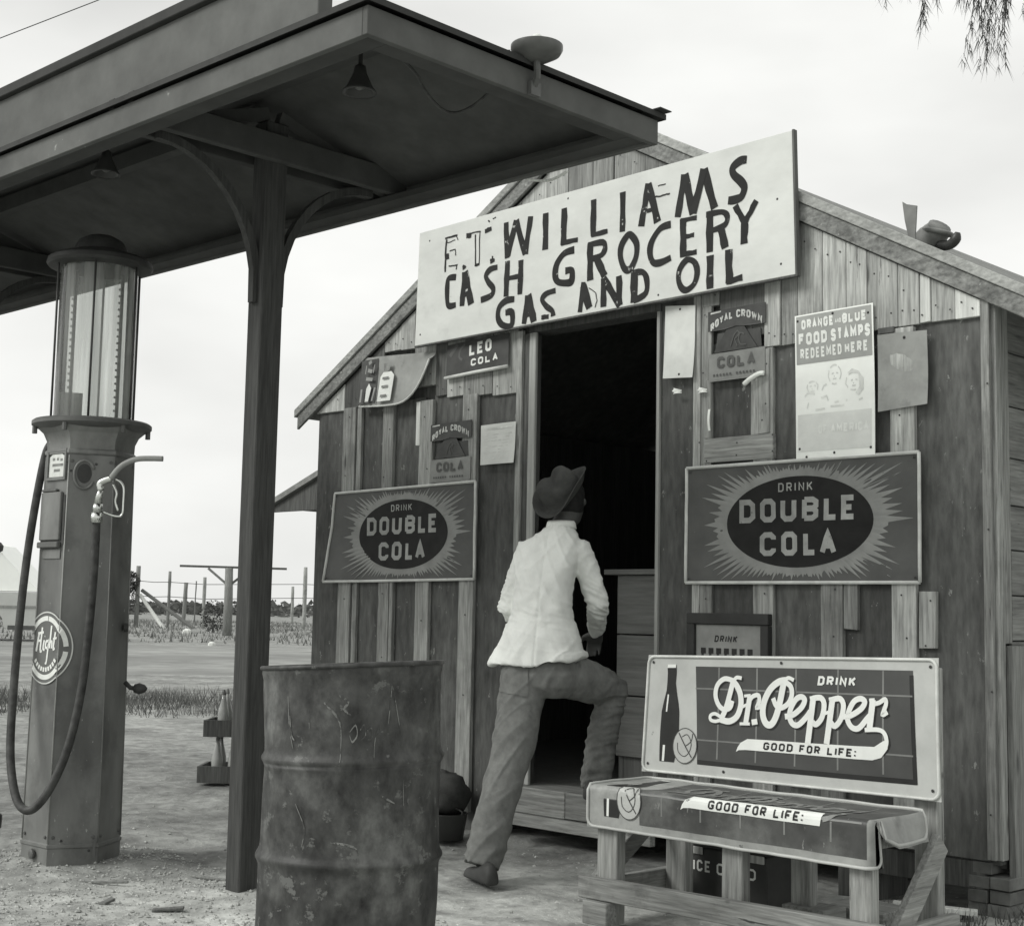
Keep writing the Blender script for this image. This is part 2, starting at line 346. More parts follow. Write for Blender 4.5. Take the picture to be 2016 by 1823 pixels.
# plain block letters as strokes in a unit box
GL = {'A': [[(0, 0), (.5, 1), (1, 0)], [(.2, .34), (.8, .34)]],
 'B': [[(0, 0), (0, 1)], [(0, 1), (.7, 1), (1, .87), (1, .66), (.75, .53), (0, .53)], [(0, .5), (.75, .5), (1, .37), (1, .13), (.7, 0), (0, 0)]],
 'C': [[(1, .74), (1, .84), (.75, 1), (.25, 1), (0, .84), (0, .16), (.25, 0), (.75, 0), (1, .16), (1, .26)]],
 'D': [[(0, 0), (0, 1), (.7, 1), (1, .82), (1, .18), (.7, 0), (0, 0)]],
 'E': [[(1, 1), (0, 1), (0, 0), (1, 0)], [(0, .5), (.8, .5)]], 'F': [[(1, 1), (0, 1), (0, 0)], [(0, .5), (.8, .5)]],
 'G': [[(1, .78), (1, .84), (.75, 1), (.25, 1), (0, .84), (0, .16), (.25, 0), (.75, 0), (1, .16), (1, .46), (.55, .46)]],
 'H': [[(0, 0), (0, 1)], [(1, 0), (1, 1)], [(0, .5), (1, .5)]], 'I': [[(.5, 0), (.5, 1)]],
 'K': [[(0, 0), (0, 1)], [(1, 1), (.05, .42)], [(.35, .6), (1, 0)]], 'L': [[(0, 1), (0, 0), (1, 0)]],
 'M': [[(0, 0), (0, 1), (.5, .3), (1, 1), (1, 0)]], 'N': [[(0, 0), (0, 1), (1, 0), (1, 1)]],
 'O': [[(.25, 1), (0, .84), (0, .16), (.25, 0), (.75, 0), (1, .16), (1, .84), (.75, 1), (.25, 1)]],
 'P': [[(0, 0), (0, 1), (.75, 1), (1, .86), (1, .6), (.75, .46), (0, .46)]],
 'R': [[(0, 0), (0, 1), (.75, 1), (1, .86), (1, .62), (.75, .48), (0, .48)], [(.5, .48), (1, 0)]],
 'S': [[(1, .78), (1, .86), (.75, 1), (.25, 1), (0, .86), (0, .64), (.2, .54), (.8, .46), (1, .36), (1, .14), (.75, 0), (.25, 0), (0, .14), (0, .22)]],
 'T': [[(0, 1), (1, 1)], [(.5, 1), (.5, 0)]], 'U': [[(0, 1), (0, .16), (.25, 0), (.75, 0), (1, .16), (1, 1)]],
 'W': [[(0, 1), (.22, 0), (.5, .8), (.78, 0), (1, 1)]], 'Y': [[(0, 1), (.5, .48), (1, 1)], [(.5, .48), (.5, 0)]],
 ':': [[(.5, .0), (.5, .22)], [(.5, .62), (.5, .84)]], '.': [[(.5, 0), (.5, .15)]], ' ': []}
def letters(mb, txt, u0, v0, w, h, fn, thick, lift, gap=.32, slant=0.0, arc=None, step=None, cw=None):
    """lay a line of block letters into the box u0..u0+w, v0..v0+h (stroke edges stay inside)"""
    wid = [(.25 if c in 'I:.' else 1.25 if c in 'MW' else .6 if c == ' ' else 1.0) for c in txt]
    tot = sum(wid)+gap*(len(txt)-1); s = w/tot; x = u0; k = 0
    for c, q in zip(txt, wid):
        for st in GL[c]:
            pts = []
            for a, b in st:
                u = x+thick/2+a*max(q*s-thick, .0001); v = v0+thick/2+b*(h-thick)
                u += slant*(v-v0)
                if arc: v += arc((u-u0)/w)
                pts.append((u, v))
            mb.ribbon(pts, thick, fn, lift+.00012*(k % 7), step); k += 1
        x += (q+gap)*s
def on_wall(Y):      # painted things on a plane facing the yard
    return lambda u, v, h: (u, Y-h, v)
# painted strokes: (width, points) in metres - name board (wall X, Z) and script on the tin signs (sign-local)
MAIN= [(0.0134,[(-5.817,3.212),(-5.823,3.128),(-5.822,3.029)]),
 (0.0110,[(-5.829,3.22),(-5.729,3.222)]),
 (0.0055,[(-5.736,3.219),(-5.724,3.193)]),
 (0.0049,[(-5.81,3.191),(-5.746,3.198)]),
 (0.0220,[(-5.814,3.133),(-5.807,3.098)]),
 (0.0061,[(-5.791,3.141),(-5.744,3.145),(-5.738,3.109)]),
 (0.0072,[(-5.793,3.057),(-5.728,3.054),(-5.731,3.029)]),
 (0.0270,[(-5.654,3.206),(-5.617,3.202)]),
 (0.0072,[(-5.619,3.213),(-5.543,3.211)]),
 (0.0095,[(-5.585,3.201),(-5.578,3.029)]),
 (0.0071,[(-5.55,3.208),(-5.55,3.027)]),
 (0.0148,[(-5.583,3.03),(-5.548,3.029)]),
 (0.0236,[(-5.51,3.205),(-5.459,3.212)]),
 (0.0089,[(-5.483,3.261),(-5.477,3.25)]),
 (0.0058,[(-5.45,3.264),(-5.426,3.267)]),
 (0.0220,[(-5.448,3.043),(-5.445,3.021)]),
 (0.0095,[(-5.447,3.058),(-5.446,3.04)]),
 (0.0165,[(-5.668,3.043),(-5.667,3.021)]),
 (0.0265,[(-5.348,3.227),(-5.334,3.028)]),
 (0.0279,[(-5.331,3.039),(-5.272,3.224)]),
 (0.0274,[(-5.272,3.224),(-5.2,3.027)]),
 (0.0256,[(-5.2,3.027),(-5.165,3.225)]),
 (0.0274,[(-5.054,3.224),(-5.055,3.027)]),
 (0.0280,[(-4.923,3.224),(-4.926,3.033)]),
 (0.0252,[(-4.943,3.04),(-4.827,3.041)]),
 (0.0259,[(-4.723,3.229),(-4.722,3.043)]),
 (0.0250,[(-4.735,3.049),(-4.627,3.051)]),
 (0.0244,[(-4.53,3.233),(-4.531,3.03)]),
 (0.0265,[(-4.368,3.24),(-4.41,3.035)]),
 (0.0296,[(-4.366,3.239),(-4.308,3.038)]),
 (0.0201,[(-4.389,3.106),(-4.326,3.105)]),
 (0.0074,[(-4.327,3.166),(-4.278,3.164),(-4.233,3.165)]),
 (0.0052,[(-4.305,3.217),(-4.259,3.218)]),
 (0.0260,[(-4.145,3.242),(-4.185,3.04)]),
 (0.0312,[(-4.145,3.242),(-4.09,3.04)]),
 (0.0296,[(-4.093,3.041),(-4.029,3.244)]),
 (0.0301,[(-4.029,3.244),(-3.967,3.042)]),
 (0.0310,[(-3.786,3.237),(-3.824,3.238),(-3.863,3.216),(-3.86,3.183),(-3.818,3.14),(-3.799,3.106),(-3.815,3.069),(-3.853,3.061),(-3.89,3.064)]),
 (0.0270,[(-5.732,2.987),(-5.79,2.988),(-5.802,2.95),(-5.799,2.86),(-5.78,2.831),(-5.729,2.831)]),
 (0.0270,[(-5.662,3.006),(-5.679,2.817)]),
 (0.0325,[(-5.661,3.005),(-5.606,2.817)]),
 (0.0224,[(-5.667,2.877),(-5.624,2.877)]),
 (0.0261,[(-5.407,2.991),(-5.462,2.987),(-5.494,2.957),(-5.473,2.919),(-5.436,2.879),(-5.45,2.843),(-5.53,2.829)]),
 (0.0261,[(-5.332,3.013),(-5.337,2.821)]),
 (0.0256,[(-5.231,3.002),(-5.234,2.818)]),
 (0.0261,[(-5.335,2.916),(-5.237,2.915)]),
 (0.0302,[(-4.85,2.993),(-4.919,2.985),(-4.97,2.938),(-4.98,2.878),(-4.957,2.842),(-4.894,2.828),(-4.865,2.836),(-4.866,2.888),(-4.91,2.892)]),
 (0.0275,[(-4.742,3.008),(-4.738,2.817)]),
 (0.0248,[(-4.756,3.001),(-4.66,2.999),(-4.642,2.967),(-4.666,2.935),(-4.737,2.925)]),
 (0.0314,[(-4.698,2.927),(-4.642,2.824)]),
 (0.0275,[(-4.492,3.008),(-4.534,2.962),(-4.54,2.904),(-4.512,2.841),(-4.476,2.836),(-4.441,2.888),(-4.437,2.951),(-4.465,2.995),(-4.492,3.008)]),
 (0.0270,[(-4.226,3.013),(-4.289,3.004),(-4.341,2.95),(-4.353,2.895),(-4.333,2.845),(-4.287,2.836),(-4.224,2.85)]),
 (0.0260,[(-4.151,3.026),(-4.15,2.84)]),
 (0.0219,[(-4.167,3.02),(-4.071,3.017)]),
 (0.0219,[(-4.147,2.937),(-4.086,2.937)]),
 (0.0255,[(-4.164,2.854),(-4.07,2.853)]),
 (0.0280,[(-3.995,3.028),(-3.994,2.838)]),
 (0.0225,[(-4.016,3.02),(-3.925,3.017),(-3.894,2.989),(-3.91,2.952),(-3.986,2.938)]),
 (0.0290,[(-3.934,2.951),(-3.905,2.843)]),
 (0.0225,[(-3.85,3.033),(-3.797,2.944)]),
 (0.0220,[(-3.733,3.034),(-3.794,2.943)]),
 (0.0275,[(-3.797,2.954),(-3.799,2.845)]),
 (0.0274,[(-5.274,2.798),(-5.336,2.798),(-5.387,2.768),(-5.393,2.711),(-5.356,2.669),(-5.291,2.661),(-5.29,2.729),(-5.338,2.734)]),
 (0.0252,[(-5.175,2.805),(-5.2,2.655)]),
 (0.0314,[(-5.171,2.805),(-5.128,2.657)]),
 (0.0228,[(-5.192,2.699),(-5.138,2.699)]),
 (0.0248,[(-4.976,2.801),(-5.042,2.793),(-5.07,2.766),(-5.038,2.726),(-4.998,2.698),(-4.99,2.669)]),
 (0.0235,[(-5.075,2.674),(-5.022,2.671)]),
 (0.0216,[(-4.783,2.815),(-4.805,2.664)]),
 (0.0324,[(-4.784,2.799),(-4.741,2.677)]),
 (0.0049,[(-4.745,2.78),(-4.702,2.749),(-4.689,2.71),(-4.704,2.674)]),
 (0.0259,[(-4.647,2.814),(-4.648,2.67)]),
 (0.0298,[(-4.651,2.815),(-4.539,2.661)]),
 (0.0265,[(-4.549,2.812),(-4.543,2.663)]),
 (0.0318,[(-4.452,2.816),(-4.45,2.664)]),
 (0.0250,[(-4.462,2.811),(-4.399,2.807),(-4.372,2.767),(-4.377,2.7),(-4.454,2.672)]),
 (0.0245,[(-4.127,2.823),(-4.168,2.787),(-4.177,2.738),(-4.158,2.694),(-4.126,2.679),(-4.083,2.703),(-4.066,2.756),(-4.083,2.805),(-4.127,2.823)]),
 (0.0275,[(-3.991,2.824),(-3.991,2.665)]),
 (0.0284,[(-3.885,2.832),(-3.881,2.675)]),
 (0.0275,[(-3.896,2.681),(-3.808,2.691)])]
SCRIPT= [(0.0151,[(0.43,0.383),(0.4,0.277),(0.377,0.232)]),
 (0.0091,[(0.382,0.234),(0.351,0.252),(0.328,0.245),(0.329,0.228),(0.353,0.223),(0.382,0.234)]),
 (0.0162,[(0.376,0.231),(0.417,0.226),(0.452,0.246),(0.469,0.289),(0.466,0.33),(0.449,0.363),(0.429,0.381)]),
 (0.0098,[(0.429,0.379),(0.446,0.396),(0.47,0.394)]),
 (0.0131,[(0.431,0.384),(0.389,0.39),(0.356,0.365),(0.348,0.325),(0.363,0.289),(0.389,0.271),(0.418,0.278),(0.429,0.306)]),
 (0.0151,[(0.511,0.33),(0.495,0.223)]),
 (0.0075,[(0.467,0.219),(0.514,0.221)]),
 (0.0075,[(0.484,0.326),(0.514,0.33)]),
 (0.0113,[(0.502,0.295),(0.521,0.324),(0.549,0.331),(0.554,0.309),(0.544,0.284),(0.57,0.294)]),
 (0.0077,[(0.47,0.281),(0.5,0.295)]),
 (0.0174,[(0.533,0.24),(0.537,0.219)]),
 (0.0174,[(0.68,0.391),(0.641,0.384),(0.602,0.354),(0.576,0.305),(0.572,0.26),(0.586,0.228),(0.607,0.222),(0.626,0.242),(0.644,0.292),(0.664,0.383)]),
 (0.0132,[(0.665,0.387),(0.694,0.37),(0.701,0.339),(0.686,0.306),(0.656,0.288),(0.632,0.295),(0.617,0.323)]),
 (0.0096,[(0.664,0.386),(0.684,0.4),(0.709,0.392)]),
 (0.0143,[(0.672,0.256),(0.707,0.264),(0.744,0.292),(0.758,0.32),(0.743,0.332),(0.719,0.321),(0.697,0.286),(0.693,0.254),(0.708,0.23),(0.733,0.229),(0.766,0.258),(0.784,0.281)]),
 (0.0162,[(0.796,0.334),(0.774,0.162)]),
 (0.0140,[(0.794,0.328),(0.827,0.331),(0.842,0.308),(0.833,0.26),(0.808,0.234),(0.788,0.246)]),
 (0.0074,[(0.78,0.329),(0.799,0.333)]),
 (0.0158,[(0.878,0.331),(0.854,0.166)]),
 (0.0136,[(0.876,0.326),(0.909,0.331),(0.924,0.307),(0.914,0.26),(0.889,0.232),(0.87,0.246)]),
 (0.0079,[(0.837,0.272),(0.873,0.285)]),
 (0.0072,[(0.862,0.328),(0.883,0.332)]),
 (0.0136,[(0.919,0.267),(0.955,0.273),(0.997,0.298),(1.012,0.323),(0.995,0.334),(0.968,0.323),(0.947,0.288),(0.942,0.257),(0.96,0.231),(0.988,0.23),(1.021,0.264),(1.038,0.281)]),
 (0.0158,[(1.045,0.332),(1.031,0.229)]),
 (0.0077,[(1.03,0.33),(1.052,0.332)]),
 (0.0105,[(1.04,0.315),(1.069,0.322),(1.093,0.335),(1.097,0.317),(1.084,0.282),(1.103,0.291)]),
 (0.0105,[(1.012,0.225),(1.068,0.228),(1.092,0.214),(1.098,0.182),(1.081,0.155),(1.051,0.143)])]
# ================================================================== THE SETTING
S2 = math.sqrt(.5)
def lin(a, b, n): return [a+(b-a)*i/n for i in range(n)]
def build_ground():
    xs = [-3000, -1500, -700, -350]+lin(-200, -60, 28)+lin(-60, -14, 46)+lin(-14, -1, 200)+lin(-1, 20, 20)+[20, 60, 200, 800, 3000]
    ys = [-3000, -800, -200, -60]+lin(-20, 1, 20)+lin(1, 8, 110)+lin(8, 60, 52)+lin(60, 200, 28)+[200, 350, 700, 1500, 3000]
    def hgt(x, y):
        d = math.hypot(x, y)
        f = 1.0 if d < 12 else max(0, 1-(d-12)/8)
        z = .022*noise.noise((x*1.3, y*1.3, 0))+.016*noise.noise((x*4.1, y*4.1, 3))+.009*noise.noise((x*10, y*10, 7))
        sr = S2*(y-x)
        for s0 in (7.4, 8.9, 10.6): z -= .020*math.exp(-((sr-s0-.25*noise.noise((x*.5, y*.5, 9)))/.13)**2)      # old wheel ruts
        z *= f
        z -= .02*f
        for cx, cy, rr, hh in ((-6.13, 3.34, .55, .035), (-5.03, 3.52, .35, .03), (-3.92, 3.07, .6, .01)):   # soil heaped at the feet of pump and post
            q = math.hypot(x-cx, y-cy)/rr
            if q < 1: z += hh*(1-q*q)
        if 5.0 < y < 9 and -8 < x < -2: z += .03*min(1, (y-5.0)/.35)
        if d > 70: z += .12*noise.noise((x*.12, y*.12, 5))*min(1, (d-70)/30)
        return z
    b = MB(); vs = [(x, y, hgt(x, y)) for y in ys for x in xs]; n = len(xs)
    b.add(vs, [(j*n+i, j*n+i+1, (j+1)*n+i+1, (j+1)*n+i) for j in range(len(ys)-1) for i in range(n-1)])
    return structure(b.build('ground', 'ground', smooth=True)), hgt
ground, hgt = build_ground()
S2 = math.sqrt(.5)
def dp(s, t, z=0.0):           # s: away from the pumps, t: along the road
    return (-S2*s+S2*t, S2*s+S2*t, z)
def road():
    b = MB(); N = 60
    vs = []
    for i in range(N+1):
        t = -260+i*520/N
        e0 = 22.5+1.0*noise.noise((t*.11, 0, 0)); e1 = 45+2.0*noise.noise((t*.07, 4, 0))
        for k in range(7):
            s = e0+(e1-e0)*k/6; x, y, _ = dp(s, t); vs.append((x, y, -.02 if k in (0, 6) else .012))
    b.add(vs, [(i*7+k, (i+1)*7+k, (i+1)*7+k+1, i*7+k+1) for i in range(N) for k in range(6)])
    return structure(b.build('road', 'road', smooth=True))
road()
def blades(b, x, y, z, n, h, spread, lean=.5, w=.006):
    for _ in range(n):
        a = random.uniform(0, 6.28); r = spread*math.sqrt(random.random())
        px, py = x+r*math.cos(a), y+r*math.sin(a); hh = h*random.uniform(.5, 1.2)
        a2 = random.uniform(0, 6.28); lx, ly = math.cos(a2)*hh*lean*random.random(), math.sin(a2)*hh*lean*random.random()
        a3 = random.uniform(0, 6.28); wx, wy = math.cos(a3)*w, math.sin(a3)*w
        b.add([(px-wx, py-wy, z), (px+wx, py+wy, z), (px+lx, py+ly, z+hh)], [(0, 1, 2)])
def grasses():
    b = MB()                       # ragged verge between the yard and the road
    for _ in range(2600):
        t = random.uniform(-14, 9); s = random.gauss(17.2+.6*noise.noise((t*.4, 0, 0)), 1.0)
        if not 14.6 < s < 20.5: continue
        x, y, _ = dp(s, t)
        if -8.6 < x and y > 4.5: continue
        blades(b, x, y, hgt(x, y)-.01, 12, .08+.13*random.random(), .2, 1.0, .005)
    stuff(tag(b.build('roadside_grass', 'grass'), 'dark ragged grass along the near edge of the pale dirt road', 'grass'))
    b = MB()
    for _ in range(420):           # thin weeds at the right-hand end of the store
        x = random.uniform(-3.1, -1.6); y = random.uniform(4.75, 5.9)
        if x < -2.72 and y > 5.3: continue
        blades(b, x, y, hgt(x, y)-.01, 6, .07, .06, .9, .004)
    stuff(tag(b.build('corner_weeds', 'grass'), 'short weeds around the brick pier at the store corner', 'weeds'))
    b = MB()
    for _ in range(5200):          # rough pasture past the road
        t = random.uniform(-60, 45); s = random.uniform(46, 120); x, y, _ = dp(s, t)
        blades(b, x, y, -.02, 6, .22, .6, .9, .03)
    stuff(tag(b.build('pasture_grass', 'dry_grass'), 'rough grass of the field around the fence posts', 'grass'))
grasses()
def gravel():
    b = MB(); oct_ = [(1, 0, 0), (-1, 0, 0), (0, 1, 0), (0, -1, 0), (0, 0, 1), (0, 0, -1)]
    of = [(0, 2, 4), (2, 1, 4), (1, 3, 4), (3, 0, 4), (2, 0, 5), (1, 2, 5), (3, 1, 5), (0, 3, 5)]
    for i in range(9000):
        if i < 8200: x = random.uniform(-6.6, -3.4); y = random.uniform(1.9, 3.8)
        else: x = random.uniform(-7.5, -3); y = random.uniform(3.2, 5.2)
        r = random.choice((.003, .004, .004, .006, .009))*random.uniform(.6, 1.3); z = hgt(x, y)
        a = random.uniform(0, 6.28); c, s_ = math.cos(a)*r, math.sin(a)*r
        b.add([(x+(p[0]*c-p[1]*s_)*random.uniform(.7, 1.3), y+(p[0]*s_+p[1]*c), z+p[2]*r*.7+r*.2) for p in oct_], of)
    stuff(tag(b.build('gravel', 'gravel'), 'loose pale gravel and grit strewn over the yard', 'gravel'))
gravel()
for i, (x, y, ln, a, w, lab) in enumerate(((-5.63, 3.20, .26, .75, .016, 'thin splinter of wood lying in front of the fuel pump'), (-5.42, 3.62, .3, .2, .014, 'bent twig on the soil between pump and canopy post'),
        (-4.95, 3.12, .12, .9, .035, 'flat dark chip of wood on the gravel by the drum'), (-5.2, 3.0, .07, 2.0, .03, 'pale scrap of stone on the gravel in the foreground'))):
    d = Vector((math.cos(a), math.sin(a), 0)); z = hgt(x, y)+.006
    b = MB(); b.bar(Vector((x, y, z))-d*ln/2, Vector((x, y, z+.008))+d*ln/2, w, .010)
    tag(b.build('wood_chip', 'wood_dark' if i == 2 else 'wood_y', bevel=.002), lab, 'litter')
# distant scrub along the horizon
def scrub():
    b = MB()
    for _ in range(15000):
        s = random.uniform(190, 330); t = random.uniform(-190, 150); x, y, _ = dp(s, t)
        top = 1.7+.7*noise.noise((t*.05, s*.03, 0))+.5*noise.noise((t*.25, s*.1, 4))
        z0 = random.uniform(-.1, max(.2, top)); w = random.uniform(.25, .9); h = random.uniform(.2, .6)
        a = random.uniform(0, 3.14); cx, cy = math.cos(a)*w, math.sin(a)*w
        b.add([(x-cx, y-cy, z0), (x+cx*random.uniform(.2, .8), y+cy*random.uniform(.2, .8), z0-h*.4), (x+cx, y+cy, z0+h*.2), (x+cx*random.uniform(-.6, .6), y+cy*random.uniform(-.6, .6), z0+h)], [(0, 1, 2, 3)])
    stuff(tag(b.build('distant_scrub', 'brush'), 'long low dark line of scrub on the horizon', 'scrub'))
scrub()
# field fence
def fpost(x, y, h, r, lab, lean=(0, 0), m='weathered_post'):
    b = MB(); n = 6
    path = [(x+lean[0]*h*i/n+random.uniform(-.02, .02), y+lean[1]*h*i/n, -.2+(h+.2)*i/n) for i in range(n+1)]
    b.tube(path, [r*random.uniform(.85, 1.1) for _ in path], 8)
    return tag(b.build('fence_post', m, smooth=True), lab, 'fence post', 'posts of the field fence')
fpost(-70, 43.3, 3.1, .085, 'tallest dark straight post of the field fence')
fpost(-80, 50.6, 2.7, .13, 'stout dark stump-like post of the field fence', (.03, .02))
fpost(-68.2, 44.4, 2.8, .10, 'pale bleached post of the field fence near the cross-arm pole', m='wood_plank')
fpost(-68.1, 51.2, 3.6, .115, 'tall pale post of the field fence seen beside the store wall', m='wood_batten')
fpost(-92, 68.0, 2.9, .12, 'short weathered post of the field fence seen past the canopy post', m='wood_batten')
fpost(-98, 63, 3.2, .05, 'thin far post of the field fence leaning slightly', (.02, .0))
fpost(-69.1, 40.8, 3.3, .12, 'corner post of the field fence half hidden by the shrub')
for p, q, m, lab in (((-67.2, 41.4, -.1), (-69.0, 40.9, 1.75), 'wood_bright', 'pale diagonal brace against the fence corner post'), ((-66.0, 42.6, -.1), (-69.0, 41.0, 2.0), 'weathered_post', 'dark diagonal brace against the fence corner post')):
    b = MB(); b.tube([p, q], .10, 8); tag(b.build('fence_brace', m), lab, 'brace', 'braces of the fence corner')
for k, z in enumerate((2.5, 1.7)):
    b = MB(); b.tube([(-69.1, 40.8, z), (-69.6, 42.1, z-.04), (-70, 43.3, z), (-68.2, 44.4, z-.1), (-68.1, 51.2, z+.1), (-66, 62, z)], .018, 5)
    tag(b.build('fence_wire', 'lamp_dark'), ('upper' if k == 0 else 'lower')+' thin wire strung along the field fence posts', 'wire', 'fence wires')
# pole with a long cross arm
t = thing('cross_arm_pole', 'weathered pole with a long thin cross arm and two struts', 'pole', (-50.5, 34.05, 0))
one('pole', 'weathered_post', lambda b: b.tube([(-50.5, 34.05, -.3), (-50.48, 34.05, 1.4), (-50.52, 34.05, 2.8)], [.20, .18, .16], 10), t, smooth=True)
one('cross_arm', 'weathered_post', lambda b: b.bar((-51.95, 32.60, 2.84), (-48.85, 35.75, 2.80), .12, .09), t)
for sg in (-1, 1):
    one('strut', 'weathered_post', lambda b: b.bar((-50.5+.0*sg, 34.05, 2.05), (-50.5+.62*sg, 34.05+.62*sg, 2.76), .09, .09), t)
# small pale block and wash stand by the tall pale post
one('feed_trough', 'wood_batten', lambda b: (b.box(-66.4, -65.2, 51.0, 51.5, .45, .62), b.box(-66.3, -66.2, 51.05, 51.15, 0, .45), b.box(-65.4, -65.3, 51.05, 51.15, 0, .45), b.box(-66.3, -66.2, 51.35, 51.45, 0, .45), b.box(-65.4, -65.3, 51.35, 51.45, 0, .45)))
tag(bpy.data.objects['feed_trough'], 'low wooden trough on legs beside the tall pale fence post', 'trough')
for i, (s, tt, w, h) in enumerate(((64, -14.2, .45, .2), (44, -9.0, .25, .12), (50, -6.5, .3, .16))):
    x, y, _ = dp(s, tt); b = MB()
    b.lathe([(.02*w, 0), (w*.5, .0), (w*.45, h*.6), (w*.2, h)], (x, y, 0), 7, cap=True)
    tag(b.build('pale_stone', 'wood_bright'), ('pale heap of rubble at the foot of the fence braces', 'small white stone near the road edge', 'white scrap lying on the dirt road')[i], 'stone')
# leafy shrub at the fence corner, behind the pump
def leaves(b, c, r, n, sz, fn=None):
    for _ in range(n):
        while True:
            p = Vector((random.uniform(-1, 1), random.uniform(-1, 1), random.uniform(-1, 1)))
            if p.length < 1 and (p.length > .35 or random.random() < .4): break
        q = Vector((c[0]+p.x*r[0], c[1]+p.y*r[1], c[2]+p.z*r[2]))
        if noise.noise(q*(1.1/max(r))*2.2) < -.12: continue
        a = Vector((random.gauss(0, 1), random.gauss(0, 1), random.gauss(0, 1))).normalized()*sz*random.uniform(.6, 1.3)
        d = a.cross(Vector((random.gauss(0, 1), random.gauss(0, 1), random.gauss(0, 1)))).normalized()*sz*.45
        b.add([q-a, q+d, q+a, q-d], [(0, 1, 2, 3)])
t = thing('shrub', 'dark leafy shrub around the fence corner post behind the pump', 'shrub', (-69.4, 40.2, 0))
one('stem', 'bark', lambda b: [b.tube([(-69.4, 40.2, 0), (-69.4+dx, 40.2+dy, 1.3), (-69.4+dx*1.7, 40.2+dy*1.7, 2.2)], [.09, .06, .02], 6) for dx, dy in ((.2, .1), (-.3, -.1), (-.1, -.5))], t)
def crown(b):
    for c, r in (((-69.4, 40.0, 1.6), (.9, .9, 1.2)), ((-69.8, 39.4, 1.0), (1.0, 1.0, 1.0)), ((-69.3, 40.5, 2.4), (.5, .5, .6)), ((-70.3, 38.6, .9), (.9, .9, .9))): leaves(b, c, r, 900, .085)
one('crown', 'foliage', crown, t)
t = thing('shrub', 'small bush at the foot of the cross-arm pole', 'shrub', (-56, 37, 0))
one('stem', 'bark', lambda b: b.tube([(-56, 37, 0), (-56, 37, .7)], [.06, .03], 6), t)
one('crown', 'foliage', lambda b: leaves(b, (-56, 37, .75), (.6, .6, .75), 700, .07), t)
# pale bus standing on the far side of the road, tail towards the pump
def bus():
    o = Vector(dp(44.5, -16.2)); L_ = Vector((-S2, -S2, 0)); A_ = Vector((-S2, S2, 0))      # L_: towards its front
    def P(l, a, z): return tuple(o+L_*l+A_*a+Vector((0, 0, z)))
    t = thing('bus', 'pale streamlined bus with a sloping tail parked across the road', 'bus', tuple(o))
    low = [(-2.0, .45), (-2.1, .9), (-2.0, 1.52), (6.5, 1.52), (6.7, .9), (6.6, .4), (1.02, .36)]
    arch = [(.95+.0, .36)]+[(.42*0+.0+.62*math.cos(a), .42+.60*math.sin(a)) for a in [math.pi*k/10 for k in range(0, 11)]]
    low = [(-1.75, .40), (-1.86, .9), (-1.78, 1.50), (6.5, 1.50), (6.7, .9), (6.6, .38), (.70, .38)]+[(.66*math.cos(math.pi*k/10), .46+.64*math.sin(math.pi*k/10)) for k in range(11)]+[(-.70, .40)]
    one('body', 'car_body', lambda b: b.prism(low, lambda l, z: P(l, 0, z), lambda l, z: P(l, 2.2, z)), t)
    top = [(-1.72, 1.53), (-1.45, 1.75), (-1.0, 2.15), (-.6, 2.55), (-.2, 2.95), (.4, 3.1), (6.0, 3.1), (6.4, 2.4), (6.5, 1.53)]
    cab = one('cabin', 'car_white', lambda b: b.prism(top, lambda l, z: P(l, .12, z), lambda l, z: P(l, 2.08, z)), t)
    for k in range(5): one('side_window', 'lamp_dark', lambda b: b.prism([(1.1+k, 1.75), (1.9+k, 1.75), (1.9+k, 2.5), (1.1+k, 2.5)], lambda l, z: P(l, .10, z), lambda l, z: P(l, .14, z)), cab)
    one('moulding', 'tin_mid', lambda b: b.prism([(-1.86, 1.02), (6.6, 1.02), (6.6, 1.09), (-1.84, 1.09)], lambda l, z: P(l, -.03, z), lambda l, z: P(l, .02, z)), t)
    for l0 in (0, 5.2):
        w = one('wheel', 'tyre', lambda b: b.lathe([(.30, -.12), (.46, -.12), (.50, -.06), (.50, .06), (.46, .12), (.30, .12)], P(l0, .14, .50), 24, axis=A_), t, smooth=True)
        one('hub', 'tin_mid', lambda b: b.lathe([(.05, -.10), (.30, -.11), (.30, -.02), (.05, 0)], P(l0, .14, .50), 16, axis=A_), w)
    one('rear_lamp', 'lamp_dark', lambda b: b.lathe([(.02, -.15), (.10, -.1), (.12, .05), (.03, .16)], P(-.42, 0, 2.86), 10), t)
    one('bumper', 'tin_dark', lambda b: b.prism([(-2.0, .35), (-.8, .35), (-.8, .48), (-2.0, .48)], lambda l, z: P(l, -.02, z), lambda l, z: P(l, 2.2, z)), t)
bus()
b = MB(); b.tube([(-13.68, 5.47, 6.31), (-13.13, 5.97, 6.62), (-12.45, 6.6, 7.0), (-11.61, 7.36, 7.47)], .005, 5)
tag(b.build('overhead_wire', 'lamp_dark'), 'thin overhead wire crossing the sky above the canopy', 'wire')
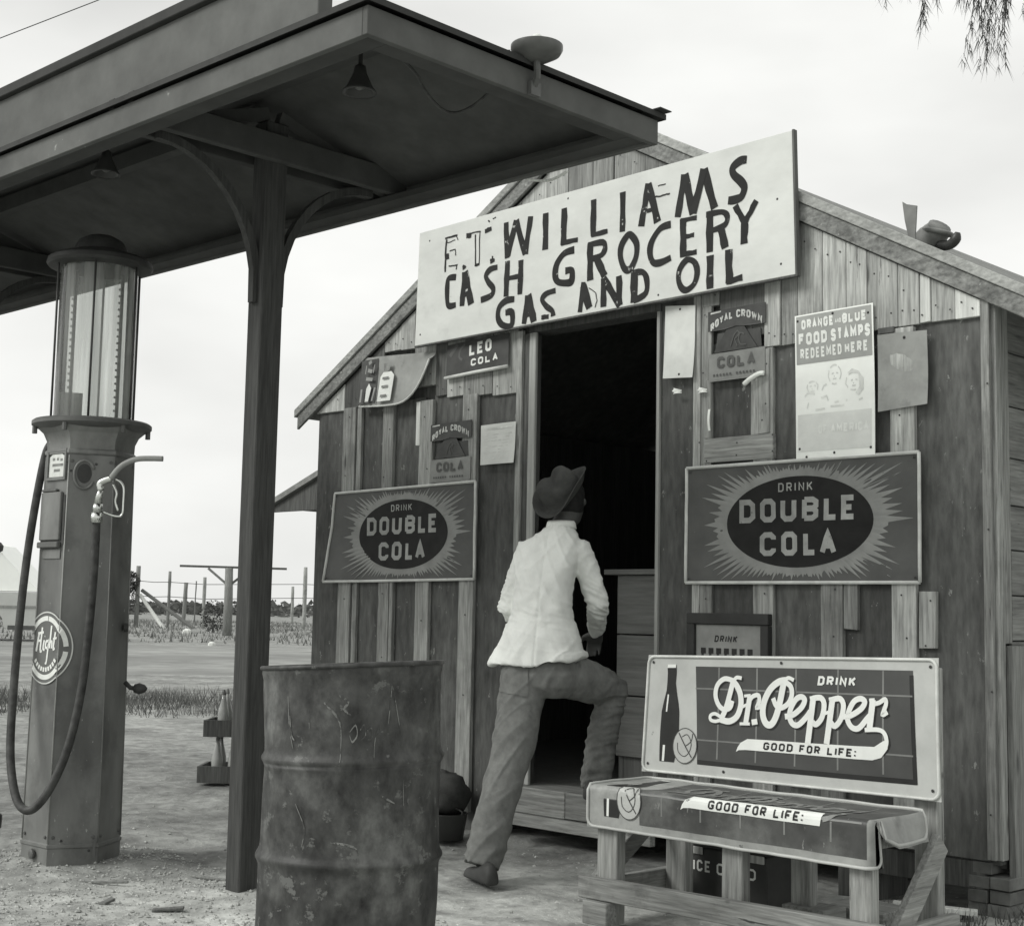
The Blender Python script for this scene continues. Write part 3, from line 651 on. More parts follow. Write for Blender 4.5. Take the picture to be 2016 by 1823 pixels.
# ================================================================== STATION CANOPY
SH = .032
def shear(b):
    b.v = [(x, y+SH*(x+3.51), z) for x, y, z in b.v]; return b
can = thing('station_canopy', 'dark wooden filling-station canopy on square posts with curved braces', 'canopy', (-5.03, 3.52, 0))
def cpart(name, m, fn, parent=None, **k):
    b = MB(); fn(b); shear(b); return b.build(name, m, parent or can, **k)
XL, XR, YF0, YB0 = -12.0, -3.51, 2.81, 4.29
cpart('fascia_board', 'canopy_paint', lambda b: b.box(XL, XR-.026, YF0, YF0+.025, 3.0, 3.098), bevel=.002)
cpart('fascia_board', 'canopy_paint', lambda b: b.box(XR-.025, XR, YF0, YB0, 3.0, 3.098), bevel=.002)
cpart('fascia_board', 'canopy_paint', lambda b: b.box(XL, XR-.026, YB0-.025, YB0, 3.0, 3.098), bevel=.002)
cpart('soffit_strip', 'canopy_beam', lambda b: b.box(XL, XR-.03, YF0+.027, YF0+.12, 3.012, 3.04))
cpart('soffit_strip', 'canopy_beam', lambda b: b.box(XL, XR-.03, YB0-.12, YB0-.027, 3.012, 3.04))
cpart('soffit_strip', 'canopy_beam', lambda b: b.box(XR-.12, XR-.028, YF0+.122, YB0-.122, 3.012, 3.04))
def hip(b):
    zr, yr, xr, e = 3.36, 3.55, -4.25, .022
    for dz in (.006, .022):
        z0 = 3.102+dz; z1 = zr+dz
        P = [(XL, YF0-e, z0), (XR+e, YF0-e, z0), (XR+e, YB0+e, z0), (XL, YB0+e, z0), (xr, yr, z1), (XL, yr, z1)]
        b.add(P, [(0, 1, 4, 5), (1, 2, 4), (2, 3, 5, 4)])
    b.add([(XL, YF0-e, 3.102), (XR+e, YF0-e, 3.102), (XR+e, YB0+e, 3.102), (XL, YB0+e, 3.102), (XL, YF0-e, 3.124), (XR+e, YF0-e, 3.124), (XR+e, YB0+e, 3.124), (XL, YB0+e, 3.124)],
          [(0, 1, 5, 4), (1, 2, 6, 5), (2, 3, 7, 6)])
cpart('roof', 'canopy_cap', hip)
def ceil(b):
    zr, yr, xr = 3.36, 3.55, -4.25
    P = [(XL, YF0+.026, 3.098), (XR-.026, YF0+.026, 3.098), (XR-.026, YB0-.026, 3.098), (XL, YB0-.026, 3.098), (xr, yr, zr), (XL, yr, zr)]
    b.add(P, [(0, 1, 4, 5), (1, 2, 4), (2, 3, 5, 4)])
cpart('ceiling', 'canopy_under', ceil)
cpart('roof_tip', 'canopy_cap', lambda b: b.box(XR-.05, XR+.05, YB0-.05, YB0+.02, 3.127, 3.131))
cpart('ridge_beam', 'canopy_beam', lambda b: b.box(XL, -5.1, 3.52, 3.58, 3.25, 3.33))
for X in (-5.03, -7.8):
    pt = cpart('post', 'post_paint', lambda b: b.box(X-.047, X+.047, 3.513, 3.623, -.15, 3.23), bevel=.004)
    cpart('cross_beam', 'canopy_beam', lambda b: b.box(X+.049, X+.089, YF0+.03, YB0-.03, 3.05, 3.165), bevel=.003)
    cpart('cross_beam', 'canopy_beam', lambda b: b.box(X-.089, X-.049, YF0+.03, YB0-.03, 3.05, 3.165), bevel=.003)
    for sg in (-1, 1):
        cpart('rafter', 'canopy_beam', lambda b: b.bar((X, 3.568+sg*.03, 3.27), (X, 3.568+sg*.66, 3.075), .04, .055))
        arc = [(3.568+sg*(.057+.50*(1-math.cos(R(a)))), 2.50+.55*math.sin(R(a))) for a in range(0, 91, 9)]
        arc[0] = (3.568+sg*.06, 2.44)
        def brace(b):
            W_, n = .034, len(arc); ring = []
            for i, (y, z) in enumerate(arc):
                y0, z0 = arc[max(i-1, 0)]; y1, z1 = arc[min(i+1, n-1)]; d = Vector((y1-y0, z1-z0)).normalized(); nn = Vector((-d.y, d.x))*.018
                ring.append([(X-W_/2, y-nn.x, z-nn.y), (X+W_/2, y-nn.x, z-nn.y), (X+W_/2, y+nn.x, z+nn.y), (X-W_/2, y+nn.x, z+nn.y)])
            b.loft(ring)
        cpart('curved_brace', 'post_paint', brace, auto=40)
sb = cpart('sign_panel', 'canopy_paint', lambda b: b.box(XL, -3.83, 2.86, 2.922, 3.132, 3.392), bevel=.003)
cpart('panel_cap', 'canopy_cap', lambda b: b.box(XL, -3.81, 2.835, 2.95, 3.393, 3.437), sb, bevel=.003)
cpart('cable', 'rubber', lambda b: b.tube(cat([(-3.80, 3.0, 3.09), (-3.73, 3.03, 3.07), (-3.70, 3.10, 3.06), (-3.76, 3.24, 3.055), (-3.85, 3.38, 3.04), (-3.91, 3.51, 3.03), (-3.90, 3.575, 3.03), (-3.83, 3.60, 3.05), (-3.71, 3.58, 3.08)], 5), .006, 6))
cpart('cable', 'wood_bright', lambda b: b.tube(cat([(-4.23, 4.31, 3.01), (-4.20, 4.325, 3.0), (-4.11, 4.33, 2.985), (-4.02, 4.33, 3.003)], 5), .006, 6))
def pendant(x, y, z, lab):
    t = thing('pendant_lamp', lab, 'lamp', (x, y, z), 'lamps under the canopy')
    one('shade', 'lamp_dark', lambda b: b.lathe([(.012, .105), (.02, .10), (.024, .075), (.05, .02), (.062, .006), (.062, 0), (.05, .004), (.022, .06)], (x, y, z), 20, cap=False), t, smooth=True)
    one('bulb', 'lamp_enamel', lambda b: b.lathe([(.004, .012), (.018, .02), (.022, .035), (.012, .06)], (x, y, z), 12), t, smooth=True)
    one('stem', 'lamp_dark', lambda b: b.tube([(x, y, z+.10), (x, y, z+.17)], .008, 8), t)
pendant(-5.50, 3.00, 2.985, 'bell-shaped lamp hanging under the canopy above the fuel pump')
pendant(-3.93, 3.12, 2.99, 'bell-shaped lamp hanging under the open corner of the canopy')
t = thing('dish_lamp', 'round dish lamp on a bracket at the canopy end board', 'lamp', (-3.485, 3.56, 3.05))
one('bracket', 'lamp_enamel', lambda b: (b.tube([(-3.505, 3.575, 3.03), (-3.478, 3.568, 3.062), (-3.472, 3.56, 3.085), (-3.472, 3.556, 3.125)], .013, 8), b.box(-3.508, -3.49, 3.55, 3.60, 3.0, 3.05)), t)
one('dish', 'lamp_enamel', lambda b: b.lathe([(.014, 3.115), (.05, 3.122), (.085, 3.142), (.094, 3.158), (.094, 3.172), (.088, 3.174), (.03, 3.165)], (-3.472, 3.556, 0), 32), t, auto=40)
one('bulb_socket', 'porcelain', lambda b: b.lathe([(.026, 3.164), (.026, 3.185), (.022, 3.19), (.022, 3.205), (.012, 3.215)], (-3.472, 3.556, 0), 16), t, smooth=True)
one('switch_knob', 'lamp_dark', lambda b: b.tube([(-3.54, 3.49, 3.15), (-3.56, 3.47, 3.15)], .007, 6), t)
# ================================================================== THE STORE
X0, X1, YW, YE = -7.035, -2.66, 5.35, 10.4
store = thing('grocery_store', 'small gabled roadside store patched from dark panels and bare planks', 'building', (-4.85, 5.35, 0))
def ztop(x): return min(2.343+.58*(x+7.05), 2.443+.558*(-2.688-x))
def wpart(name, m, fn, parent=None, **k):
    b = MB(); fn(b); return b.build(name, m, parent or store, **k)
DL, DR = -5.173, -4.362
AP = (-4.824, ztop(-4.824))
fwall = wpart('front_wall', 'wood_dark', lambda b: (b.box(X0, -5.23, 5.372, 5.43, .11, 2.30), b.box(-4.33, X1+.001, 5.372, 5.43, .22, 2.30), b.box(X0, -5.23, 5.372, 5.43, 2.302, 2.34), b.box(-4.33, X1, 5.372, 5.43, 2.302, 2.40),
        b.xz([(X0, ztop(X0)-.01), (-5.23, 2.342), (-5.23, 2.66), (-4.33, 2.66), (-4.33, 2.402), (X1, 2.402), (X1, ztop(X1)), AP, (X0, ztop(X0))], 5.372, 5.43)))
def panel(x0, x1, z0, z1): wpart('panel', 'tar_panel', lambda b: b.box(x0, x1, 5.352+random.uniform(-.002, .001), 5.3715, z0, z1, .002), fwall, bevel=.0015)
def batten(x0, x1, z0, z1, m='wood_batten', y=5.328, name='batten'):
    j = random.uniform(-.004, .002); sl = random.uniform(-.004, .004)
    wpart(name, m, lambda b: b.xz([(x0, z0+random.uniform(-.004, .004)), (x1, z0+random.uniform(-.004, .004)), (x1+sl, z1), (x0+sl, z1)], y+j, 5.3505), fwall, bevel=.002)
for a in ((-7.033, -6.745, .12, 2.36), (-6.66, -6.375, .12, 2.36), (-6.31, -6.055, .13, 2.36), (-5.975, -5.70, .12, 2.36), (-5.615, -5.275, .11, 2.34)): panel(*a)
for a in ((-4.343, -4.12, .24, 2.66), (-4.035, -3.78, .24, 1.87), (-4.045, -3.79, 1.975, 2.42), (-3.69, -3.425, .24, 2.39), (-3.34, -3.085, .24, 2.39), (-2.99, -2.692, .235, 2.40)): panel(*a)
for a in ((-6.765, -6.65, .12, 2.352), (-6.632, -6.592, .12, 2.345), (-6.39, -6.298, .12, 2.352), (-6.292, -6.264, .13, 1.33), (-6.07, -5.96, .12, 2.335), (-5.716, -5.602, .10, 2.335)): batten(*a)
batten(-5.312, -5.272, .12, 2.64)
batten(-4.13, -4.088, .24, 2.66); batten(-4.086, -4.028, 1.3, 2.66, y=5.334); batten(-4.13+.003, -4.024, .24, 1.30, y=5.331)
batten(-3.79, -3.682, .24, 2.365); batten(-3.435, -3.328, .24, 2.37); batten(-3.324, -3.258, 1.112, 1.40); batten(-3.094, -2.983, .24, 2.37); batten(-2.973, -2.90, 1.045, 1.272, 'wood_plank')
batten(-4.062, -3.68, 1.86, 1.973, 'wood_x', 5.322, 'hatch_board'); batten(-4.066, -4.032, 1.975, 2.25, 'wood_batten', 5.326, 'hatch_board'); batten(-3.80, -3.70, 1.975, 2.36, 'wood_batten', 5.324, 'hatch_board')
batten(-2.692, -2.656, .24, 2.45, 'wood_batten', 5.33, 'corner_board')
batten(-6.095, -6.062, 2.08, 2.33, 'wood_bright', 5.324, 'torn_patch')
# gable planks
ed = [(-7.036, -6.768, 2.343), (-6.765, -6.614, 2.350), (-6.610, -6.412, 2.42), (-6.408, -6.262, 2.652), (-6.260, -6.137, 2.648), (-6.133, -5.955, 2.42), (-5.952, -5.86, 2.35), (-5.857, -5.72, 2.335), (-5.717, -5.50, 2.325), (-5.497, -5.305, 2.312),
      (-5.302, -5.12, 2.66), (-5.117, -4.96, 2.66), (-4.957, -4.79, 2.66), (-4.787, -4.65, 2.66), (-4.647, -4.46, 2.66), (-4.457, -4.30, 2.66), (-4.297, -4.09, 2.66), (-4.087, -3.985, 2.60), (-3.982, -3.735, 2.43), (-3.732, -3.648, 2.368), (-3.644, -3.56, 2.366),
      (-3.557, -3.43, 2.37), (-3.426, -3.309, 2.372), (-3.305, -3.206, 2.374), (-3.202, -3.06, 2.374), (-3.057, -2.96, 2.376), (-2.957, -2.911, 2.379), (-2.908, -2.802, 2.378), (-2.799, -2.692, 2.374)]
for x0, x1, z0 in ed:
    mt = 'wood_bright' if (x0 in (-2.957, -2.799)) else ('wood_dark' if x0 in (-6.610, -3.982, -5.952, -6.765) else 'wood_batten' if x0 in (-5.117, -4.787, -4.297, -5.717, -6.133, -3.644, -3.202) else 'wood_plank')
    poly = [(x0, z0), (x1, z0+random.uniform(-.003, .003)), (x1, ztop(x1)-.004)]+([(AP[0], AP[1]-.004)] if x0 < AP[0] < x1 else [])+[(x0, ztop(x0)-.004)]
    y = 5.332+random.uniform(-.004, .006)
    wpart('gable_plank', mt, lambda b: b.xz(poly, y, 5.3715), fwall, bevel=.002)
NAIL = MB(); NAIL.lathe([(.0042, 0), (.0035, .002), (.001, .0025)], (0, 0, 0), 7, axis=(0, -1, 0)); NAIL = NAIL.mesh('nail_head'); NAIL.materials.append(MATS['lamp_dark'])
def nail(x, y, z):
    o = bpy.data.objects.new('nail_head', NAIL); col.objects.link(o); o.parent = fwall; o.location = (x, y, z)
for x0, x1, z0 in ed:
    for f in (.25, .75):
        if x1-x0 < .07 and f > .5: continue
        nail(x0+(x1-x0)*f+random.uniform(-.01, .01), 5.3285, z0+random.uniform(.03, .07))
        zt = ztop(x0+(x1-x0)*f)
        if zt-z0 > .25: nail(x0+(x1-x0)*f+random.uniform(-.01, .01), 5.3285, zt-random.uniform(.06, .11))
for x, zz in ((-6.71, (.3, .8, 1.2, 1.95, 2.28)), (-6.345, (.3, .9, 1.25, 1.9, 2.2)), (-6.015, (.4, 1.1, 1.95, 2.25)), (-5.66, (.2, .7, 1.15, 2.25)), (-4.07, (1.15, 1.25, 1.95, 2.3, 2.55)), (-3.735, (1.07, 1.25, 2.02, 2.12, 2.3)), (-3.38, (1.08, 1.26)), (-3.04, (1.08, 1.25, 1.9, 2.0)), (-2.94, (1.07, 1.25)), (-3.9, (1.9, 1.94)), (-4.03, (1.88,)), (-3.70, (1.89, 1.95)), (-2.675, (.4, .9, 1.5, 2.1))):
    for z in zz: nail(x+random.uniform(-.025, .025), 5.3225, z+random.uniform(-.02, .02))
# doorway
dfr = wpart('door_frame', 'wood_jamb', lambda b: b.box(-5.222, DL, 5.333, 5.352, .285, 2.62), bevel=.003)
wpart('jamb', 'wood_dark', lambda b: b.box(-5.27, -5.224, 5.345, 5.43, .11, 2.62), dfr)
wpart('jamb', 'wood_jamb', lambda b: b.box(DR, DR+.019, 5.335, 5.47, .285, 2.62), dfr, bevel=.002)
wpart('lintel', 'wood_dark', lambda b: b.box(-5.222, DR+.02, 5.34, 5.46, 2.622, 2.70), dfr)
wpart('sill', 'wood_x', lambda b: b.box(-5.235, -4.86, 5.27, 5.50, .155, .284), dfr, bevel=.004)
wpart('sill', 'wood_x', lambda b: b.box(-4.856, -4.335, 5.268, 5.50, .158, .286), dfr, bevel=.004)
wpart('kick_board', 'wood_x', lambda b: b.box(-5.26, -4.30, 5.245, 5.285, .095, .153), dfr, bevel=.003)
wpart('floor', 'interior', lambda b: b.box(X0+.06, X1-.06, 5.50, YE-.06, .20, .28))
wpart('rear_wall', 'interior', lambda b: b.xz([(X0, .11), (X1, .11), (X1, ztop(X1)), AP, (X0, ztop(X0))], YE-.05, YE))
lw = wpart('side_wall', 'wood_dark', lambda b: b.box(X0, X0+.04, 5.431, YE-.051, .11, ztop(X0)+.06))
rw = wpart('side_wall', 'wood_dark', lambda b: b.box(X1-.045, X1-.005, 5.431, YE-.051, .20, ztop(X1)+.06))
zs = [.20, .42, .62, .84, 1.08, 1.26, 1.44, 1.62, 1.81, 2.02, 2.24, 2.44]
for i in range(len(zs)-1):
    off = random.uniform(-.004, .004)
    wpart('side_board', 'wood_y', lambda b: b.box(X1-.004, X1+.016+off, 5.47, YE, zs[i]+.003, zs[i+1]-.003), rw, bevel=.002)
wpart('side_board', 'wood_batten', lambda b: b.box(X1-.004, X1+.022, 5.352, 5.40, .24, 2.44), rw, bevel=.002)
wpart('side_board', 'wood_batten', lambda b: b.box(X1-.003, X1+.018, 5.402, 5.467, 1.07, 2.44), rw, bevel=.002)
wpart('side_board', 'wood_plank', lambda b: b.box(X1+.017, X1+.045, 5.41, 5.55, .14, 1.062), rw, bevel=.002)
wpart('skirt_board', 'wood_dark', lambda b: b.box(-3.3, -2.72, 5.36, 5.385, .12, .225), fwall, bevel=.002)
for x, z0 in ((-6.95, -.05), (-5.7, -.05), (-4.2, -.05), (-3.4, -.05)): wpart('pier', 'wood_dark', lambda b: b.box(x, x+.2, 5.40, 5.62, z0, .24))
pier = wpart('pier', 'brick', lambda b: b.box(-2.80, -2.64, 5.38, 5.60, -.05, .02))
for i, (x, z) in enumerate(((-2.80, .02), (-2.715, .02), (-2.79, .072), (-2.70, .074), (-2.785, .126), (-2.695, .127), (-2.77, .18))):
    wpart('brick', 'brick', lambda b: b.box(x, x+.08+random.uniform(0, .006), 5.365+random.uniform(-.012, .012), 5.56, z, z+.048, .002), pier, bevel=.003)
# roof
def slope_strip(b, zlo, zhi, y0, y1, xa=-7.20, xb=-2.05):
    l = lambda x: 2.343+.58*(x+7.05); r_ = lambda x: 2.443+.558*(-2.688-x)
    for f, p, q in ((l, xa, AP[0]), (r_, AP[0], xb)):
        b.xz([(p, f(p)+zlo), (q, f(q)+zlo), (q, f(q)+zhi), (p, f(p)+zhi)], y0, y1)
roof = wpart('roof', 'roofing', lambda b: slope_strip(b, .088, .125, 5.314, YE+.15, -7.22, -2.03))
def rake(xa, xb, f, zlo, zhi, y0, y1, name, m):
    wpart(name, m, lambda b: b.xz([(xa, f(xa)+zlo), (xb, f(xb)+zlo), (xb, f(xb)+zhi), (xa, f(xa)+zhi)], y0, y1), roof, bevel=.003)
fl = lambda x: 2.343+.58*(x+7.05); fr = lambda x: 2.443+.558*(-2.688-x)
rake(-7.20, AP[0]-.002, fl, .0, .085, 5.308, 5.3275, 'rake_board', 'rake')
rake(AP[0]+.002, -2.05, fr, .0, .085, 5.308, 5.3275, 'rake_board', 'rake')
rake(-7.22, AP[0]-.002, fl, .086, .135, 5.296, 5.3125, 'roof_edge', 'roof_edge')
rake(AP[0]+.002, -2.04, fr, .086, .135, 5.296, 5.3125, 'roof_edge', 'roof_edge')
lean = wpart('lean_to_roof', 'roofing', lambda b: b.prism([(-8.50, 1.865), (-7.04, 2.36), (-7.04, 2.40), (-8.50, 1.905)], lambda a, c: (a, 6.02, c), lambda a, c: (a, 8.6, c)))
wpart('lean_to_fascia', 'wood_dark', lambda b: b.prism([(-8.48, 1.835), (-7.04, 1.835), (-7.04, 2.355), (-8.48, 1.86)], lambda a, c: (a, 6.05, c), lambda a, c: (a, 6.08, c)), lean)
wpart('lean_to_post', 'wood_dark', lambda b: b.box(-7.16, -7.06, 8.4, 8.5, 0, 2.2), lean)
# counter just inside the door
t = thing('store_counter', 'panelled counter standing in the dark inside the doorway', 'counter', (-4.4, 5.75, .28))
for z0, z1 in ((.43, .735), (.742, 1.05), (1.057, 1.36)): one('front_board', 'counter', lambda b: b.box(-4.95, -3.9, 5.75, 5.775, z0, z1), t, bevel=.003)
one('end_board', 'interior', lambda b: b.box(-4.95, -4.92, 5.777, 6.3, .29, 1.36), t)
one('base_board', 'interior', lambda b: b.box(-4.92, -3.9, 5.78, 5.80, .282, .43), t)
one('top', 'counter', lambda b: b.box(-5.02, -3.85, 5.72, 6.35, 1.362, 1.39), t, bevel=.003)
# loose things on the roof
t = thing('vent_strap', 'bent metal strap standing up from the store roof edge', 'pipe', (-3.05, 5.45, 2.72))
one('strap', 'tin_pipe', lambda b: (b.xz([(-3.075, 2.70), (-3.038, 2.70), (-3.036, 2.79), (-3.028, 2.915), (-3.076, 2.93), (-3.096, 2.945), (-3.085, 2.86), (-3.072, 2.80)], 5.44, 5.448)), t)
one('foot', 'tin_pipe', lambda b: b.box(-3.10, -3.0, 5.42, 5.47, 2.70, 2.725), t)
t = thing('stove_pipe', 'crumpled stove-pipe elbow lying by the strap on the store roof', 'pipe', (-2.98, 5.6, 2.70))
one('pipe', 'tin_pipe', lambda b: b.tube(cat([(-3.10, 5.62, 2.76), (-3.06, 5.6, 2.80), (-3.02, 5.59, 2.825), (-2.995, 5.58, 2.85)], 4), [.07, .07, .07, .068, .066, .064, .06, .06, .058, .056, .052, .052, .05][:13], 14), t, smooth=True)
one('collar', 'tin_pipe', lambda b: b.lathe([(.060, 0), (.072, .012), (.06, .02)], (-3.01, 5.585, 2.815), 16, axis=(.3, 0, 1)), t, smooth=True)
one('torn_flap', 'lamp_dark', lambda b: b.tube(cat([(-3.0, 5.58, 2.765), (-2.95, 5.57, 2.755), (-2.915, 5.56, 2.77), (-2.90, 5.555, 2.80)], 4), [.022]*10+[.018, .014, .01], 8), t, smooth=True)
# ================================================================== SIGNS ON THE STORE
# big hand-painted board over the door
t = thing('name_board', 'long white board over the door with black hand-painted lettering', 'sign', (-4.8, 5.29, 2.65))
one('board', 'sign_board', lambda b: b.xz([(-6.065, 2.640), (-3.523, 2.661), (-3.541, 3.320), (-6.048, 3.290)], 5.268, 5.29), t, bevel=.002)
one('edge_strip', 'wood_dark', lambda b: (b.xz([(-3.522, 2.655), (-3.512, 2.655), (-3.530, 3.322), (-3.540, 3.322)], 5.265, 5.29), b.xz([(-6.065, 2.632), (-3.514, 2.652), (-3.514, 2.659), (-6.065, 2.639)], 5.266, 5.29)), t)
def main_letters(b):
    k = 0
    for w, pts in MAIN:
        p = cat(pts, 5) if len(pts) > 4 else [Vector(q) for q in pts]
        if len(pts) <= 4 and len(pts) >= 2:
            q = []
            for i in range(len(p)-1):
                for s in range(4): q.append(p[i]+(p[i+1]-p[i])*s/4+Vector((random.uniform(-.002, .002), random.uniform(-.002, .002))))
            q.append(p[-1]); p = q
        dv = Vector(pts[-1])-Vector(pts[0]); vert = abs(dv.y)/max(dv.length, 1e-4) if len(pts) < 4 else .6
        if w > .014: w *= 1+.42*vert
        b.ribbon(p, w, on_wall(5.268), .0015+.00012*(k % 9), taper=lambda s: 1+.10*math.sin(17*s+k)); k += 1
one('lettering', 'sign_paint', main_letters, t)
one('board_bracket', 'wood_dark', lambda b: (b.box(-5.75, -5.68, 5.291, 5.331, 2.67, 2.95), b.box(-3.7, -3.6, 5.291, 5.331, 2.7, 2.95)), t)
for x, z in ((-6.02, 2.70), (-5.96, 3.23), (-4.9, 3.27), (-3.62, 3.02), (-3.6, 2.72), (-4.3, 2.68)):
    one('nail_head', 'lamp_dark', lambda b: b.lathe([(.006, 0), (.004, .002)], (x, 5.268, z), 8, axis=(0, -1, 0)), t)
# two oval sunburst tin signs
def sunburst(X, Z, w, h, lab, tilt=0.0, warp=0.0):
    t = thing('sunburst_sign', lab, 'sign', (X+w/2, 5.31, Z), 'oval sunburst tin signs')
    def fn(u, v, q):       # sign-local metres -> wall
        x = u*w/1.20; z = v*h/.53
        q = q+.0035*noise.noise((u*5+X, v*6, 2))+.0015*noise.noise((u*17, v*17, X))
        return (X+x*math.cos(tilt)-z*math.sin(tilt)-warp*.06*max(0, .2-u)*(1-v/.53)*5, 5.318-q-warp*.03*max(0, (.25-u))*max(0, .3-v)*12, Z+z*math.cos(tilt)+x*math.sin(tilt))
    def sheet(b): b.grid(36, 18, lambda a, c: fn(a*1.2, c*.53, 0)); b.grid(36, 18, lambda a, c: fn(a*1.2, c*.53, -.004))
    one('sheet', 'tin_dark', sheet, t)
    def rim(b):
        for p, q in (((0, 0), (1.2, 0)), ((1.2, 0), (1.2, .53)), ((1.2, .53), (0, .53)), ((0, .53), (0, 0))):
            b.tube([fn(p[0]+(q[0]-p[0])*i/8, p[1]+(q[1]-p[1])*i/8, .003) for i in range(9)], .0085, 6)
    one('rolled_rim', 'tin_border', rim, t, smooth=True)
    rnd = random.Random(5); pts = []; N = 104
    for i in range(N):
        a = 2*math.pi*i/N; ca, sa = math.cos(a), math.sin(a)
        lx = .50+rnd.uniform(-.05, .05); ly = .255+rnd.uniform(-.02, .012)
        if i == 0: lx = .575
        # long rays in the corners, short along the edges
        k = min(lx/max(abs(ca), .001)*1.0, ly/max(abs(sa), .001))
        k = min(k, .60)*rnd.uniform(.90, 1.0)
        e1 = 1/math.sqrt((ca/.42)**2+(sa/.225)**2)*rnd.uniform(.97, 1.05)
        da = math.pi/N
        pts.append((.61+ca*max(k, e1*1.02), .262+sa*max(k, e1*1.02)))
        ca2, sa2 = math.cos(a+da), math.sin(a+da); e2 = 1/math.sqrt((ca2/.43)**2+(sa2/.228)**2)*rnd.uniform(.97, 1.04)
        pts.append((.61+ca2*e2, .262+sa2*e2))
    def rays(b):
        n = len(pts); inner = [(.61+.36*math.cos(math.atan2((y-.262)/.18, (x-.61)/.36)), .262+.18*math.sin(math.atan2((y-.262)/.18, (x-.61)/.36))) for x, y in pts]
        b.add([fn(*p, .0012) for p in pts]+[fn(*p, .0012) for p in inner], [(i, (i+1) % n, n+(i+1) % n, n+i) for i in range(n)])
    one('sun_rays', 'tin_mid', rays, t)
    ell = [(.61+.377*math.cos(2*math.pi*i/64), .264+.199*math.sin(2*math.pi*i/64)) for i in range(64)]
    one('oval', 'tin_oval', lambda b: b.add([fn(.61, .264, .0022)]+[fn(.61+.377*math.cos(2*math.pi*i/64)*j/8, .264+.199*math.sin(2*math.pi*i/64)*j/8, .0022) for j in range(1, 9) for i in range(64)], [(0, 1+i, 1+(i+1) % 64) for i in range(64)]+[(1+j*64+i, 1+(j+1)*64+i, 1+(j+1)*64+(i+1) % 64, 1+j*64+(i+1) % 64) for j in range(7) for i in range(64)]), t)
    def txt(b):
        for word, boxes, v0, hh, th in (('DOUBLE', ((.303, .388), (.415, .499), (.525, .607), (.636, .719), (.746, .817), (.832, .905)), .265, .105, .0245), ('COLA', ((.414, .5), (.528, .61), (.642, .71), (.726, .807)), .117, .105, .0245)):
            for c, (a, d) in zip(word, boxes): letters(b, c, a, v0, d-a, hh, fn, th, .0034, step=.02)
        letters(b, 'DRINK', .512, .397, .177, .039, fn, .0062, .0034, gap=.5)
    one('lettering', 'tin_letter', txt, t)
    for u, v in ((.02, .02), (1.18, .02), (.02, .51), (1.18, .51)): one('nail_head', 'lamp_dark', lambda b: b.lathe([(.006, 0), (.003, .003)], fn(u, v, .008), 8, axis=(0, -1, 0)), t)
sunburst(-4.157, 1.308, 1.198, .533, 'sunburst oval tin sign on the wall behind the bench, below the stamps poster')
sunburst(-6.80, 1.316, 1.215, .525, 'sunburst oval tin sign with a bent corner on the wall left of the doorway', .010, 1.0)
# die-cut pyramid signs
def pyramid_sign(X, Z, w, h, lab):
    t = thing('pyramid_sign', lab, 'sign', (X+w/2, 5.31, Z), 'die-cut pyramid signs')
    fn = lambda u, v, q: (X+u*w, 5.322-q-.004*math.sin(3*u), Z+v*h)
    def plate(b, poly, d): b.prism(poly, lambda u, v: fn(u, v, d), lambda u, v: fn(u, v, d-.003))
    one('pyramid', 'rc_dark', lambda b: plate(b, [(.10, .39), (.86, .39), (.62, .74), (.36, .74)], .0), t)
    one('back_plate', 'rc_dark', lambda b: plate(b, [(.12, .395), (.92, .395), (.90, .66), (.16, .66)], -.004), t)
    ban = one('banner', 'rc_dark', lambda b: plate(b, [(0, .70), (.30, .70), (.5, .73), (.75, .71), (1, .71), (1, 1), (.45, .99), (0, .985)], .004), t)
    pl = one('plate', 'rc_plate', lambda b: plate(b, [(.02, 0), (.99, 0), (.99, .385), (.02, .37)], .003), t)
    arc = lambda s: -.95*(s-.52)**2*h*.62/h
    one('lettering', 'rc_white', lambda b: letters(b, 'ROYAL', .05, .845, .40, .11, fn, .026, .0052, gap=.22, arc=lambda s: arc(.44*s)), ban)
    one('lettering', 'rc_white', lambda b: letters(b, 'CROWN', .51, .845, .44, .11, fn, .026, .0052, gap=.22, arc=lambda s: arc(.51+.49*s)), ban)
    one('lettering', 'rc_white', lambda b: b.ribbon([(.05, .955), (.24, .965)], .022, fn, .0052), ban)
    one('lettering', 'rc_faint', lambda b: letters(b, 'COLA', .17, .155, .66, .165, fn, .042, .0042, gap=.3), pl)
    def t2(b):
        for i in range(13):
            if i != 6: b.ribbon([(.10+.058*i, .055), (.10+.058*i+.03, .065)], .035, fn, .0042)
    one('small_print', 'rc_faint', t2, pl)
    one('monogram', 'tin_dark', lambda b: (b.ribbon([(.40, .45), (.46, .60), (.52, .66), (.56, .62), (.5, .56), (.47, .55)], .018, fn, .0012), b.ribbon([(.47, .55), (.52, .44)], .018, fn, .0013), b.ribbon(cat([(.64, .60), (.57, .62), (.545, .54), (.58, .46), (.67, .45)], 4), .018, fn, .0014)), t)
    one('bottom_strip', 'rc_plate', lambda b: plate(b, [(.03, -.025), (.98, -.025), (.98, -.003), (.03, -.003)], .005), t)
pyramid_sign(-4.040, 2.245, .323, .328, 'die-cut cola sign nailed on planks right of the door above the hatch')
pyramid_sign(-5.966, 1.870, .332, .322, 'die-cut cola sign beside the white notice, above the bent sunburst sign')
